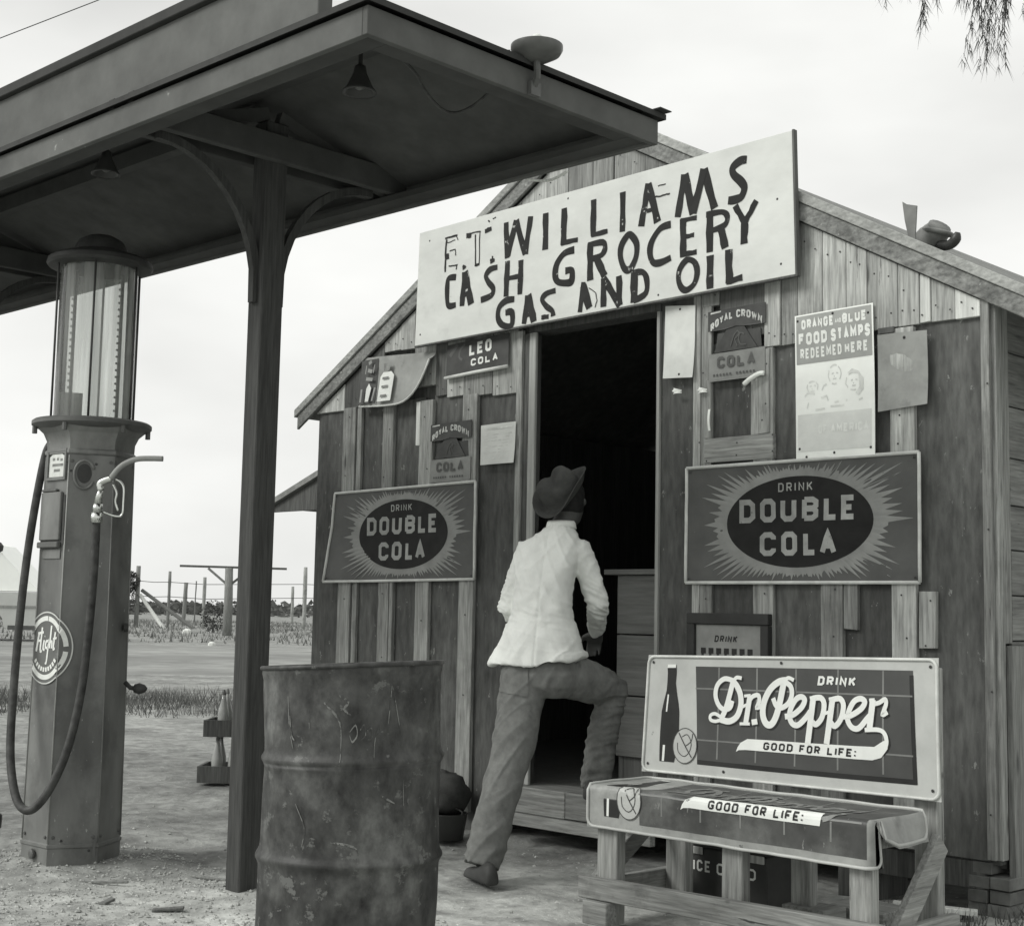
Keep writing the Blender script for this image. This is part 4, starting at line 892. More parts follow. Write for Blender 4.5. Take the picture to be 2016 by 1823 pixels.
for x, z, lab in ((-3.80, 2.215, 'white torn paper strip curling under the die-cut sign by the hatch'), (-4.215, 2.215, 'small torn paper scrap below the blank white sheet'), (-4.065, 2.205, 'tiny paper scrap on the batten left of the hatch'), (-4.03, 2.06, 'narrow paper sliver on the edge of the dark hatch')):
    b = MB()
    if x == -3.80: b.tube(cat([(-3.82, 5.30, 2.205), (-3.785, 5.296, 2.225), (-3.74, 5.30, 2.245), (-3.715, 5.305, 2.245)], 4), .011, 8)
    elif x == -4.03: b.grid(2, 6, lambda a, c: (-4.035+a*.012, 5.318-.008*math.sin(3*c), 2.01+.10*c))
    else: b.grid(4, 4, lambda a, c: (x-.03+.05*a+.008*math.sin(9*c), 5.318-.012*math.sin(3*a), z-.014+.03*c*(1-.5*a)))
    tag(b.build('paper_scrap', 'paper_white', smooth=True), lab, 'paper', 'torn scraps of paper on the store wall')
# small dark tin sign under the left end of the name board
t = thing('tin_sign', 'dark tin sign with pale slanting letters under the left end of the name board', 'sign', (-5.6, 5.32, 2.43))
one('sheet', 'rc_dark', lambda b: b.xz([(-5.85, 2.447), (-5.36, 2.462), (-5.362, 2.638), (-5.845, 2.625)], 5.318, 5.322), t)
one('bottom_strip', 'tin_border', lambda b: b.tube([(-5.852, 5.312, 2.440), (-5.60, 5.308, 2.449), (-5.36, 5.312, 2.456)], .010, 8), t, smooth=True)
def leo(b, w):
    fn = on_wall(5.318)
    if w == 0: letters(b, 'LEO', -5.665, 2.545, .175, .066, fn, .016, .0015, gap=.3, arc=lambda s: .012*s)
    else: letters(b, 'COLA', -5.65, 2.487, .21, .040, fn, .0105, .0015, gap=.4, arc=lambda s: .012*s)
for w in (0, 1): one('lettering', 'decal_white', lambda b: leo(b, w), t)
one('swirl', 'tin_dark', lambda b: (b.ribbon([(-5.82, 2.56), (-5.76, 2.62)], .022, on_wall(5.318), .001), b.ribbon(cat([(-5.70, 2.615), (-5.735, 2.59), (-5.745, 2.55), (-5.72, 2.53)], 4), .014, on_wall(5.318), .0012)), t)
# curled sheet with two bottles painted on it
t = thing('bottle_sheet', 'curled tin sheet painted with two bottles under the left eave', 'sign', (-6.25, 5.30, 2.33))
def sheet(b):
    def f(u, v):
        x = -6.585+.64*u; z0 = 2.345-.02*math.sin(3.1*u)+.21*max(0, (u-.52)/.48)**2.6; z = z0+(2.635-.03*u-z0)*v
        return (x, 5.318-.05*(1-v)**2*(.35+.65*u)-.006*math.sin(5*u), z)
    b.grid(18, 8, f)
one('sheet', 'paper_grey', sheet, t, smooth=True)
def edge(b):
    pts = []
    for i in range(19):
        u = i/18; z0 = 2.345-.02*math.sin(3.1*u)+.21*max(0, (u-.52)/.48)**2.6
        pts.append((-6.585+.64*u, 5.318-.05*(.35+.65*u)-.006*math.sin(5*u), z0))
    b.tube(pts, .006, 6)
one('rolled_edge', 'tin_border', edge, t, smooth=True)
one('dark_field', 'rc_dark', lambda b: b.grid(6, 6, lambda a, c: (-6.583+.155*a, 5.309-.042*(1-c)**2*.55, 2.352+.265*c)), t)
def bottle_paint(b):
    fn = lambda u, v, q: (u, 5.300-q-.03*(1-(v-2.345)/.29)**2, v)
    b.poly([(-6.385, 2.352), (-6.265, 2.350), (-6.262, 2.50), (-6.29, 2.525), (-6.36, 2.525), (-6.383, 2.50)], fn, .004)
    b.poly([(-6.495, 2.36), (-6.465, 2.36), (-6.455, 2.44), (-6.48, 2.47), (-6.50, 2.44)], fn, .006)
one('painted_label', 'paper', bottle_paint, t)
def bottle_dark(b):
    fn = lambda u, v, q: (u, 5.296-q-.03*(1-(v-2.345)/.29)**2, v)
    b.poly([(-6.35, 2.53), (-6.30, 2.53), (-6.295, 2.575), (-6.355, 2.575)], fn, .006)
    for z in (2.375, 2.43, 2.48): b.poly([(-6.355, z), (-6.30, z), (-6.30, z+.014), (-6.355, z+.014)], fn, .008)
one('painted_detail', 'ink', bottle_dark, t)
def bottle_marks(b):
    fn = lambda u, v, q: (u, 5.298-q-.03*(1-(v-2.345)/.29)**2, v)
    for x0, z0, x1, z1, w in ((-6.54, 2.44, -6.535, 2.36, .016), (-6.42, 2.44, -6.43, 2.36, .014), (-6.51, 2.50, -6.45, 2.49, .02), (-6.50, 2.55, -6.46, 2.54, .022), (-6.495, 2.59, -6.47, 2.60, .02), (-6.52, 2.53, -6.515, 2.58, .008), (-6.45, 2.53, -6.44, 2.58, .008)): b.ribbon([(x0, z0), (x1, z1)], w, fn, .006)
one('painted_marks', 'tin_mid', bottle_marks, t)
# paper notices
def paper(name, m, corners, lab, curl=.012, nx=8, nz=10, wob=.004, Y=5.321):
    (ax, az), (bx, bz), (cx, cz), (dx, dz) = corners      # TL TR BR BL
    def f(u, v, q=0.0):
        x = (dx*(1-u)+cx*u)*(1-v)+(ax*(1-u)+bx*u)*v; z = (dz*(1-u)+cz*u)*(1-v)+(az*(1-u)+bz*u)*v
        return (x, Y-q-curl*((1-v)**3*(.4+.6*u)+.5*max(0, u-.75)**2*8)-wob*math.sin(6.5*v+2*u)*math.sin(3*u), z)
    t = thing(name, lab, 'poster', ((ax+bx)/2, Y, dz))
    b = MB(); b.grid(nx, nz, f); b.grid(nx, nz, lambda u, v: f(u, v, -.0012)); b.build('sheet', m, t, smooth=True)
    return t, (lambda u, v, q: f(u, v, q))
t, fn = paper('notice', 'paper', [(-5.563, 2.154), (-5.296, 2.156), (-5.303, 1.938), (-5.56, 1.939)], 'white printed notice tacked left of the doorway', .006)
def notice(b):
    rnd = random.Random(3)
    b.ribbon([(.10, .885), (.93, .895)], .055, fn, .0012, step=.1)
    for k in range(7):
        x = .10
        while x < .85:
            q = rnd.uniform(.05, .2)
            if rnd.random() < .75: b.ribbon([(x, .74-.075*k), (min(.9, x+q), .745-.075*k)], .018, fn, .0012, step=.1)
            x += q+.04
    for x in (.36, .56, .94): b.ribbon([(x, .14), (x+.07 if x < .9 else x+.015, .15)], .045, fn, .0012)
one('print', 'ink_pale', notice, t)
t, fn = paper('blank_sheet', 'paper', [(-4.298, 2.634), (-4.114, 2.613), (-4.117, 2.267), (-4.305, 2.282)], 'blank curling white sheet right of the doorway', .016)
for u, v in ((.5, .95), (.55, .05)): one('tack', 'lamp_dark', lambda b: b.lathe([(.006, 0), (.003, .003)], fn(u, v, .001), 8, axis=(0, -1, 0)), t)
t, fn = paper('grey_sheet', 'paper_grey', [(-3.150, 2.352), (-2.918, 2.343), (-2.910, 2.034), (-3.146, 2.022)], 'weathered grey sheet of card right of the stamps poster', .018, wob=.006)
one('tack', 'lamp_dark', lambda b: b.lathe([(.007, 0), (.003, .003)], fn(.55, .93, .001), 8, axis=(0, -1, 0)), t)
t, fn = paper('stamps_poster', 'paper_white', [(-3.562, 2.486), (-3.168, 2.492), (-3.156, 1.842), (-3.552, 1.846)], 'tall white poster with pale faces and block lettering on the right wall', .010, wob=.004, Y=5.319)
one('head_band', 'poster_head', lambda b: b.grid(8, 4, lambda u, v: fn(.02+.96*u, .655+.335*v, .0012)), t)
one('foot_band', 'poster_foot', lambda b: b.grid(8, 5, lambda u, v: fn(.03+.93*u, .05+.255*v, .0012)), t)
for word, u_, v_, w_, h_, th_, g_ in (('ORANGE', .09, .895, .42, .068, .020, .3), ('BLUE', .62, .895, .30, .068, .020, .3), ('AND', .53, .905, .075, .03, .008, .3), ('FOOD', .05, .785, .37, .085, .025, .3), ('STAMPS', .47, .785, .49, .085, .025, .3),
        ('REDEEMED', .07, .69, .53, .072, .017, .35), ('HERE', .64, .69, .29, .072, .020, .35), ('OF', .30, .165, .11, .06, .017, .35), ('AMERICA', .46, .165, .46, .06, .017, .35)):
    one('lettering', 'poster_letter', lambda b: letters(b, word, u_, v_, w_, h_, fn, th_, .0022, gap=g_, step=.08), t)
def faces(b):       # loose faded drawing of three people round a table
    rnd = random.Random(9)
    for cx, cy, rx, ry in ((.22, .49, .07, .04), (.50, .56, .08, .065), (.74, .50, .10, .06)):
        for a0, a1 in ((-.6, .9), (1.2, 2.3), (2.6, 3.9), (4.3, 5.0)):
            b.ribbon([(cx+rx*math.cos(a0+(a1-a0)*k/5)*rnd.uniform(.94, 1.06), cy+ry*math.sin(a0+(a1-a0)*k/5)) for k in range(6)], .011, fn, .0014)
        b.ribbon([(cx-.035, cy+.004), (cx-.012, cy+.010)], .010, fn, .0014); b.ribbon([(cx+.02, cy+.010), (cx+.045, cy+.006)], .010, fn, .0014); b.ribbon([(cx+.0, cy-.010), (cx-.008, cy-.016)], .008, fn, .0014)
        b.ribbon([(cx-.022, cy-.030), (cx+.022, cy-.029)], .009, fn, .0014)
    for pq in ([(.12, .43), (.16, .455), (.25, .44)], [(.34, .46), (.36, .49), (.40, .50)], [(.15, .345), (.17, .385)], [(.33, .41), (.40, .42), (.42, .385)], [(.50, .37), (.55, .375)], [(.64, .375), (.66, .38)], [(.80, .37), (.85, .38)], [(.26, .33), (.38, .335)], [(.45, .345), (.62, .345)]):
        b.ribbon(pq, .013, fn, .0014)
one('drawing', 'ink_faint', faces, t)
one('drawing_hair', 'ink_faint', lambda b: (b.poly([(.80, .545), (.86, .52), (.86, .44), (.80, .40), (.76, .42), (.81, .46)], fn, .0016), b.poly([(.66, .56), (.72, .585), (.80, .565), (.84, .53), (.78, .55)], fn, .0017)), t)
for u, v in ((.04, .96), (.5, .975), (.94, .94), (.05, .07), (.5, .03), (.95, .05), (.14, .012)): one('tack', 'lamp_dark', lambda b: b.lathe([(.006, 0), (.003, .003)], fn(u, v, .002), 8, axis=(0, -1, 0)), t)
b = MB(); b.box(-3.145, -3.07, 5.316, 5.330, 2.353, 2.378); tag(b.build('tar_strip', 'tar_panel', bevel=.001), 'small dark strip nailed above the grey sheet of card', 'strip')
# framed board on the wall behind the bench
t = thing('framed_sign', 'black framed grey board on the wall behind the bench back', 'sign', (-3.91, 5.31, .70))
for x0, x1, z0, z1 in ((-4.135, -4.09, .70, 1.118), (-3.725, -3.683, .70, 1.118), (-4.135, -3.683, 1.12, 1.170), (-4.135, -3.683, .65, .698)): one('frame_bar', 'frame_dark', lambda b: b.box(x0, x1, 5.29, 5.325, z0, z1), t, bevel=.003)
one('board', 'rc_plate', lambda b: b.box(-4.089, -3.727, 5.306, 5.318, .70, 1.118), t)
def ftxt(b):
    f2 = on_wall(5.306)
    for i in range(7): b.ribbon([(-4.06+.043*i, 1.0), (-4.06+.043*i+.028, 1.0)], .026, f2, .001)
    for i in range(7): b.ribbon([(-4.05+.043*i, .99), (-4.05+.043*i, .90)], .014, f2, .0013)
one('lettering', 'bench_sign_black', ftxt, t)
one('lettering', 'bench_sign_black', lambda b: letters(b, 'DRINK', -3.985, 1.040, .125, .03, on_wall(5.306), .0065, .001, gap=.35, slant=.2), t)
# ================================================================== BENCH WITH TWO TIN SIGNS
bench = thing('bench', 'plank bench with a tin soda sign as backrest and another bent over the seat', 'bench', (-3.12, 4.45, 0))
def bp(name, m, fn, parent=None, **k):
    b = MB(); fn(b); return b.build(name, m, parent or bench, **k)
for x0, x1 in ((-3.705, -3.605), (-3.122, -3.034), (-2.607, -2.525)): bp('leg', 'bench_v', lambda b: b.box(x0, x1, 4.205, 4.255, .0 if x0 < -3.2 or x0 > -2.7 else .10, .40, .002), bevel=.003)
for x0, x1 in ((-3.72, -3.62), (-3.127, -3.04), (-2.615, -2.527)): bp('rear_leg', 'bench_v', lambda b: b.box(x0, x1, 4.64, 4.69, .0, .99, .002), bevel=.003)
bp('front_rail', 'bench_x', lambda b: b.xz([(-3.765, .085), (-2.47, .10), (-2.47, .185), (-3.765, .165)], 4.165, 4.203), bevel=.003)
bp('side_rail', 'bench_y', lambda b: b.box(-3.76, -3.722, 4.205, 4.72, .05, .145), bevel=.003)
bp('side_rail', 'bench_y', lambda b: b.box(-2.523, -2.487, 4.205, 4.72, .06, .15), bevel=.003)
bp('foot_block', 'bench_x', lambda b: b.box(-3.72, -3.60, 4.14, 4.20, .0, .084), bevel=.003)
bp('foot_block', 'bench_y', lambda b: b.box(-3.14, -2.95, 4.60, 4.74, .0, .10), bevel=.003)
bp('diagonal_brace', 'bench_y', lambda b: b.bar((-2.505, 4.225, .02), (-2.505, 4.62, .40), .03, .085, (0, -.5, .5)), bevel=.003)
bp('diagonal_brace', 'bench_y', lambda b: b.bar((-3.74, 4.23, .12), (-3.74, 4.60, .36), .028, .075, (0, -.5, .5)), bevel=.003)
for y0, y1 in ((4.21, 4.38), (4.39, 4.56)): bp('seat_board', 'bench_x', lambda b: b.box(-3.70, -2.535, y0, y1, .405, .44), bevel=.003)
bp('back_board', 'bench_x', lambda b: b.box(-3.72, -2.53, 4.622, 4.638, .60, .72), bevel=.003)
W_, H_ = 1.30, .48
BL_, BR_, TR_, TL_ = (-3.818, .523), (-2.488, .537), (-2.493, 1.026), (-3.787, .993)
def back_fn(u, v, q):
    a, c = u/W_, v/H_
    x = (BL_[0]*(1-a)+BR_[0]*a)*(1-c)+(TL_[0]*(1-a)+TR_[0]*a)*c; z = (BL_[1]*(1-a)+BR_[1]*a)*(1-c)+(TL_[1]*(1-a)+TR_[1]*a)*c
    return (x, 4.60-q+.004*math.sin(5*a)*math.sin(3*c), z)
SX0, SW, UF = -3.735, 1.215, 1.222
def seat_fn(u, v, q):
    x = SX0+min(u, UF)*SW/UF; ov = max(0, u-UF)
    sag = .010*math.sin(math.pi*min(1, max(0, u/W_)))
    if v < .140: y, z, ny, nz = 4.178, .350+v, -1, 0
    elif v < .140+.0283:
        a = (v-.140)/.018; y, z = 4.196-.018*math.cos(a), .490+.018*math.sin(a); ny, nz = -math.cos(a), math.sin(a)
    else: y, z, ny, nz = 4.196+(v-.1683)*1.12, .508-sag*math.sin(min(1, (v-.1683)/.3)*3.1), 0, 1
    if ov:
        if v < .17: x += .012*min(1, ov*40); y += ov*.9*(1-min(1, v/.17)*.3); z -= ov*.15*(v/.17)
        else: x += ov*(.35+.2*math.sin(9*v)); z -= ov*1.05*(.7+.5*min(1, (v-.17)/.1)); nz = .5
    return (x, y+ny*q, z+nz*q+.0025*noise.noise((u*9, v*9, 1)))
def rounded(w, h, r, n=5):
    out = []
    for cx, cy, a0 in ((w-r, r, -90), (w-r, h-r, 0), (r, h-r, 90), (r, r, 180)):
        out += [(cx+r*math.cos(R(a0+90*k/n)), cy+r*math.sin(R(a0+90*k/n))) for k in range(n+1)]
    return out
def soda_sign(fn, root, seat):
    pm, wm = ('bench_seat_panel', 'bench_seat_white') if seat else ('bench_sign_panel', 'bench_sign_white')
    stp = .02 if seat else .05
    def sh(b):
        for q in (0, -.003): b.grid(80, 40, lambda a, c: fn(a*W_, c*H_, q))
    sheet = bp('sign_sheet', 'seat_border' if seat else 'bench_sign_border', sh, root, smooth=seat)
    P = [(.245, .455), (1.216, .455), (1.218, .034), (.262, .034)] if seat else [(.245, .436), (1.202, .431), (1.213, .05), (.273, .05)]
    def pan(b):
        b.grid(60, 40, lambda a, c: fn((P[3][0]*(1-a)+P[2][0]*a)*(1-c)+(P[0][0]*(1-a)+P[1][0]*a)*c, P[3][1]*(1-c)+P[0][1]*c, .0010))
    bp('tile_panel', pm, pan, sheet, smooth=seat)
    def gr(b):
        for u0, u1 in ((.36, .366), (.54, .544), (.717, .718), (.899, .90), (1.085, 1.083)): b.ribbon([(u0, .434), (u1, .075)], .007, fn, .0018, stp)
        for v in (.3485, .1455): b.ribbon([(.249, v), (1.20, v)], .006, fn, .0021, stp)
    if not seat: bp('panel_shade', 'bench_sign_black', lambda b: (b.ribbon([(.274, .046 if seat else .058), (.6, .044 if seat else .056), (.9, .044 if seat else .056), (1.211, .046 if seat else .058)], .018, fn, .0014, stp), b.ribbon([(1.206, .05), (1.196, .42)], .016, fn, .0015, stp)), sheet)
    bp('tile_joints', 'bench_sign_grout', gr, sheet)
    def shadow(b):
        k = 0
        for w, pts in SCRIPT:
            p = [(x+.006, y-.006) for x, y in (cat(pts, 5) if len(pts) > 2 else [Vector(q) for q in pts])]; b.ribbon(p, w*1.5, fn, .0024+.00008*(k % 8), stp if seat else None); k += 1
    def script(b):
        k = 0
        for w, pts in SCRIPT:
            p = cat(pts, 5) if len(pts) > 2 else [Vector(q) for q in pts]; b.ribbon(p, w*1.5, fn, .0034+.00008*(k % 8), stp if seat else None); k += 1
    if not seat:
        bp('script_shadow', 'bench_sign_black', shadow, sheet); bp('script_lettering', wm, script, sheet)
    else:
        bp('worn_script', 'bench_sign_grout', script, sheet)
    lo = [(.455, .111), (.467, .118), (.497, .121), (.6, .121), (.747, .121), (.86, .120), (.973, .12), (1.042, .121)]
    hi = [(.462, .130), (.475, .147), (.505, .163), (.6, .164), (.747, .164), (.86, .165), (.973, .166), (1.05, .168)]
    def ban(b):
        n = len(lo); rows = 5
        b.add([fn(lo[i][0]+(hi[i][0]-lo[i][0])*j/rows, lo[i][1]+(hi[i][1]-lo[i][1])*j/rows, .0036) for j in range(rows+1) for i in range(n)], [(j*n+i, j*n+i+1, (j+1)*n+i+1, (j+1)*n+i) for j in range(rows) for i in range(n-1)])
        if not seat: b.poly([(1.042, .121), (1.077, .132), (1.102, .163), (1.105, .194), (1.085, .190), (1.05, .168)], fn, .0037)
    bp('banner', 'bench_sign_white', ban, sheet)
    for word, u_, w_ in (('GOOD', .578, .130), ('FOR', .737, .088), ('LIFE:', .856, .118)):
        bp('banner_lettering', 'bench_sign_black', lambda b: letters(b, word, u_, .127, w_, .029, fn, .0068, .0046, gap=.35, slant=.12, step=.006 if seat else None), sheet)
    if not seat: bp('small_lettering', wm, lambda b: letters(b, 'DRINK', .812, .376, .160, .034, fn, .0085, .0034, gap=.35, slant=.15), sheet)
    bot = [(.101, .446), (.15, .447), (.151, .407), (.149, .367), (.160, .32), (.172, .275), (.176, .169), (.161, .051), (.086, .046), (.083, .176), (.087, .271), (.106, .336), (.106, .406)]
    def bottle(b):
        rows = [(.102, .149, .440), (.106, .151, .407), (.106, .149, .367), (.104, .155, .335), (.092, .167, .285), (.085, .173, .25), (.083, .176, .17), (.084, .170, .11), (.086, .165, .07), (.088, .160, .048)]
        b.add([fn(a+(c-a)*i/3, v, .0015) for a, c, v in rows for i in range(4)], [(j*4+i, j*4+i+1, j*4+i+5, j*4+i+4) for j in range(len(rows)-1) for i in range(3)])
    bp('painted_bottle', 'bench_sign_black', bottle, sheet)
    bp('bottle_glint', 'bench_sign_white', lambda b: (b.ribbon([(.115, .32), (.110, .25)], .007, fn, .0026, stp), b.ribbon([(.107, .115), (.106, .05)], .011, fn, .0026, stp), b.ribbon([(.104, .435), (.147, .436)], .014, fn, .0026, stp)), sheet)
    cx, cy, rx, ry = .211, .118, .058, .070
    bp('emblem', 'bench_sign_border', lambda b: b.poly([(cx+rx*math.cos(k*.2618), cy+ry*math.sin(k*.2618)) for k in range(24)], fn, .0038), sheet) if not seat else bp('emblem', 'bench_sign_border', lambda b: b.add([fn(cx, cy, .0038)]+[fn(cx+rx*math.cos(k*.2618)*j/4, cy+ry*math.sin(k*.2618)*j/4, .0038) for j in range(1, 5) for k in range(24)], [(0, 1+k, 1+(k+1) % 24) for k in range(24)]+[(1+j*24+k, 1+(j+1)*24+k, 1+(j+1)*24+(k+1) % 24, 1+j*24+(k+1) % 24) for j in range(3) for k in range(24)]), sheet)
    def em(b):
        e = [(cx+rx*math.cos(k*.2618), cy+ry*math.sin(k*.2618)) for k in range(24)]; b.ribbon(e+[e[0]], .0035, fn, .0046)
        b.ribbon([(cx-.032, cy+.05), (cx+.005, cy-.005), (cx+.036, cy-.045)], .005, fn, .0047, stp)
        b.ribbon(cat([(cx+.036, cy+.05), (cx+.03, cy+.02), (cx+.002, cy-.002)], 4), .004, fn, .0048, stp)
        b.ribbon(cat([(cx-.036, cy+.01), (cx-.03, cy-.025), (cx, cy-.042), (cx+.025, cy-.02), (cx+.03, cy+.015), (cx+.01, cy+.045), (cx-.015, cy+.035)], 4), .0035, fn, .0049, stp)
    bp('emblem_lines', 'bench_sign_panel', em, sheet)
    def rim(b):
        pts = rounded(W_-.012, H_-.012, .03); pts = [(u+.006, v+.006) for u, v in pts]; q = []
        for i in range(len(pts)):
            a, c = Vector(pts[i]), Vector(pts[(i+1) % len(pts)]); k = max(1, int((c-a).length/.025)); q += [a+(c-a)*j/k for j in range(k)]
        b.tube([fn(*p, .003) for p in q+[q[0]]], .006, 6, cap=False)
    bp('raised_rim', 'bench_sign_border' if seat else 'tin_border', rim, sheet, smooth=True)
    if not seat:
        for u, v in ((.03, .035), (.4, .03), (1.27, .035), (1.27, .45), (.03, .45), (.65, .455)): bp('nail_head', 'lamp_dark', lambda b: b.lathe([(.006, 0), (.003, .003)], fn(u, v, .003), 8, axis=(0, -1, 0)), sheet)
    return sheet
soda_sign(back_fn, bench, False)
soda_sign(seat_fn, bench, True)
# cooler box under the bench
t = thing('cooler_box', 'low dark chest with pale serif lettering under the bench', 'box', (-3.53, 4.9, 0))
one('chest', 'box_dark', lambda b: b.box(-3.76, -3.33, 4.78, 5.10, .005, .225), t, bevel=.006)
one('lid', 'box_dark', lambda b: b.box(-3.775, -3.315, 4.77, 5.11, .227, .262), t, bevel=.006)
one('latch', 'wood_batten', lambda b: b.box(-3.72, -3.64, 4.772, 4.779, .195, .225), t, bevel=.002)
one('latch', 'wood_batten', lambda b: b.box(-3.42, -3.34, 4.772, 4.779, .195, .225), t, bevel=.002)
one('lettering', 'decal_white', lambda b: letters(b, 'ICE', -3.690, .128, .088, .045, on_wall(4.78), .0085, .001, gap=.4), t)
one('lettering', 'decal_white', lambda b: letters(b, 'COLD', -3.572, .126, .190, .045, on_wall(4.78), .0085, .001, gap=.4), t)
b = MB(); b.box(-3.10, -2.86, 4.85, 5.05, .0, .075); tag(b.build('plank_offcut', 'bench_x', bevel=.004), 'short offcut of plank on the ground behind the bench', 'plank')
b = MB(); b.bar((-2.98, 5.12, .06), (-2.70, 5.26, .05), .05, .02); tag(b.build('loose_board', 'wood_bright', bevel=.002), 'pale loose board lying by the brick pier', 'board')
# ================================================================== FUEL PUMP
PX, PY = -6.13, 3.34
pump = thing('fuel_pump', 'tall hexagonal visible-cylinder fuel pump with glass top and hose', 'fuel pump', (PX, PY, 0))
A0 = math.atan2(-.478, .878)+R(2)       # bearing of the face turned to the yard
def hexa(r, z): return [(PX+r*math.cos(A0+R(30+60*k)), PY+r*math.sin(A0+R(30+60*k)), z) for k in range(6)]
def pp(name, m, fn, parent=None, **k):
    b = MB(); fn(b); return b.build(name, m, parent or pump, **k)
def rad(z): return .216-.019*z/1.9
body = pp('body', 'pump_paint', lambda b: b.loft([hexa(rad(0), -.06), hexa(rad(.1), .075), hexa(rad(.1)+.006, .08), hexa(rad(.1)+.006, .092), hexa(rad(.1)-.002, .097), hexa(rad(1.83), 1.83)]), auto=20)
pp('collar', 'pump_paint', lambda b: b.loft([hexa(.197, 1.831), hexa(.206, 1.838), hexa(.206, 1.852), hexa(.197, 1.86), hexa(.199, 1.90), hexa(.215, 1.935), hexa(.245, 1.962), hexa(.25, 1.975)]), auto=20)
for k in range(6):
    pp('corner_bead', 'bead' if k in (4, 5) else 'pump_paint', lambda b: b.tube([hexa(rad(.1), .10)[k], hexa(rad(1.83), 1.828)[k]], .0035, 6), smooth=True)
for k in (-1, 0, 1):
    for u_ in (-.085, .085):
        for z_ in (.125, 1.80): pp('bolt', 'pump_metal', lambda b: b.lathe([(.008, 0), (.006, .005)], tuple(Vector((PX, PY, z_))+Vector((math.cos(A0+R(60*k)), math.sin(A0+R(60*k)), 0))*(rad(z_)*.866)+Vector((-math.sin(A0+R(60*k)), math.cos(A0+R(60*k)), 0))*u_), 8, axis=(math.cos(A0+R(60*k)), math.sin(A0+R(60*k)), 0)))
fl_ = pp('flange', 'pump_metal', lambda b: b.lathe([(.20, 1.955), (.262, 1.968), (.272, 1.976), (.272, 1.992), (.262, 2.0), (.10, 2.004)], (PX, PY, 0), 36), auto=40)
for k in range(6):
    a = A0+R(60*k+30); pp('bolt', 'pump_metal', lambda b: b.lathe([(.012, 1.935), (.012, 1.97), (.006, 1.972)], (PX+.255*math.cos(a), PY+.255*math.sin(a), 0), 8), fl_)
gl_ = pp('glass_cylinder', 'glass', lambda b: b.lathe([(.178, 2.004), (.178, 2.735)], (PX, PY, 0), 48, cap=False), smooth=True)
for k in range(6):
    a = A0+R(60*k-8); pp('tie_rod', 'rod', lambda b: b.tube([(PX+.203*math.cos(a), PY+.203*math.sin(a), 2.0), (PX+.203*math.cos(a), PY+.203*math.sin(a), 2.74)], .0055, 8), smooth=True)
fwx, fwy = .878, -.478; rx_, ry_ = .478, .878       # towards the camera side / to its right
def gauge(off, fwd):
    cx, cy = PX+rx_*off+fwx*fwd, PY+ry_*off+fwy*fwd
    def g(b):
        b.box(cx-.006, cx+.006, cy-.006, cy+.006, 2.02, 2.70)
        for i in range(20):
            z = 2.05+i*.032; sg = 1
            b.bar((cx, cy, z), (cx-rx_*.016, cy-ry_*.016, z+.004), .005, .009)
    return pp('gallon_gauge', 'pump_metal', g, gl_)
gauge(-.105, .08); gauge(.105, .07)
pp('base_block', 'tin_mid', lambda b: b.loft([[(PX+rx_*u+fwx*w, PY+ry_*u+fwy*w, z) for u, w in ((-.16, -.03), (-.05, -.03), (-.05, .05), (-.16, .05))] for z in (2.005, 2.13)]), gl_)
pp('cap', 'cap_dark', lambda b: b.lathe([(.20, 2.728), (.236, 2.736), (.245, 2.748), (.240, 2.768), (.215, 2.785), (.16, 2.80), (.125, 2.815), (.118, 2.84), (.10, 2.868), (.06, 2.89), (.01, 2.897)], (PX, PY, 0), 36), auto=40)
# faces: k=0 towards the camera, k=-1 to its left (faces the yard front), k=1 to its right
def face(k, z):
    n = Vector((math.cos(A0+R(60*k)), math.sin(A0+R(60*k)), 0)); tt = Vector((-n.y, n.x, 0)); ap = rad(z)*math.cos(R(30))
    return n, tt, ap
def face_fn(k):
    def f(u, v, q):      # u across the face (+ to the right seen from outside), v height
        n, tt, ap = face(k, v); p = Vector((PX, PY, 0))+n*(ap+q)+tt*u; return (p.x, p.y, v)
    return f
fL, fC = face_fn(-1), face_fn(0)
def fbox(b, f, u0, u1, v0, v1, q0, q1): b.prism([(u0, v0), (u1, v0), (u1, v1), (u0, v1)], lambda u, v: f(u, v, q0), lambda u, v: f(u, v, q1))
wn_ = pp('dial_frame', 'pump_paint', lambda b: (fbox(b, fL, -.08, .085, 1.715, 1.728, .001, .010), fbox(b, fL, -.08, -.064, 1.729, 1.845, .001, .010), fbox(b, fL, .072, .085, 1.729, 1.845, .001, .010), fbox(b, fL, -.08, .085, 1.846, 1.858, .001, .010)))
pp('dial', 'plate_white', lambda b: b.poly([(-.062, 1.73), (.070, 1.73), (.070, 1.822), (.035, 1.838), (-.03, 1.838), (-.062, 1.822)], fL, .003), wn_)
pp('dial_print', 'ink', lambda b: [b.ribbon([(x, z), (x+w, z)], .012, fL, .004) for x, z, w in ((-.035, 1.812, .02), (.0, 1.812, .018), (.03, 1.808, .02), (-.035, 1.785, .09), (-.02, 1.76, .05))], wn_)
dr = pp('service_door', 'pump_paint', lambda b: fbox(b, fL, -.095, .070, 1.44, 1.66, .001, .016), bevel=.003)
pp('door_lip', 'pump_metal', lambda b: fbox(b, fL, -.098, .074, 1.405, 1.432, .001, .024), dr, bevel=.004)
pp('door_hinge', 'pump_metal', lambda b: fbox(b, fL, -.09, .03, 1.662, 1.674, .001, .018), dr, bevel=.003)
pp('vent_slot', 'cap_dark', lambda b: fbox(b, fL, .076, .092, 1.42, 1.645, .0005, .003), dr)
pp('inspection_plate', 'pump_paint', lambda b: fbox(b, fL, -.07, .075, 1.355, 1.40, .001, .005), dr, bevel=.002)
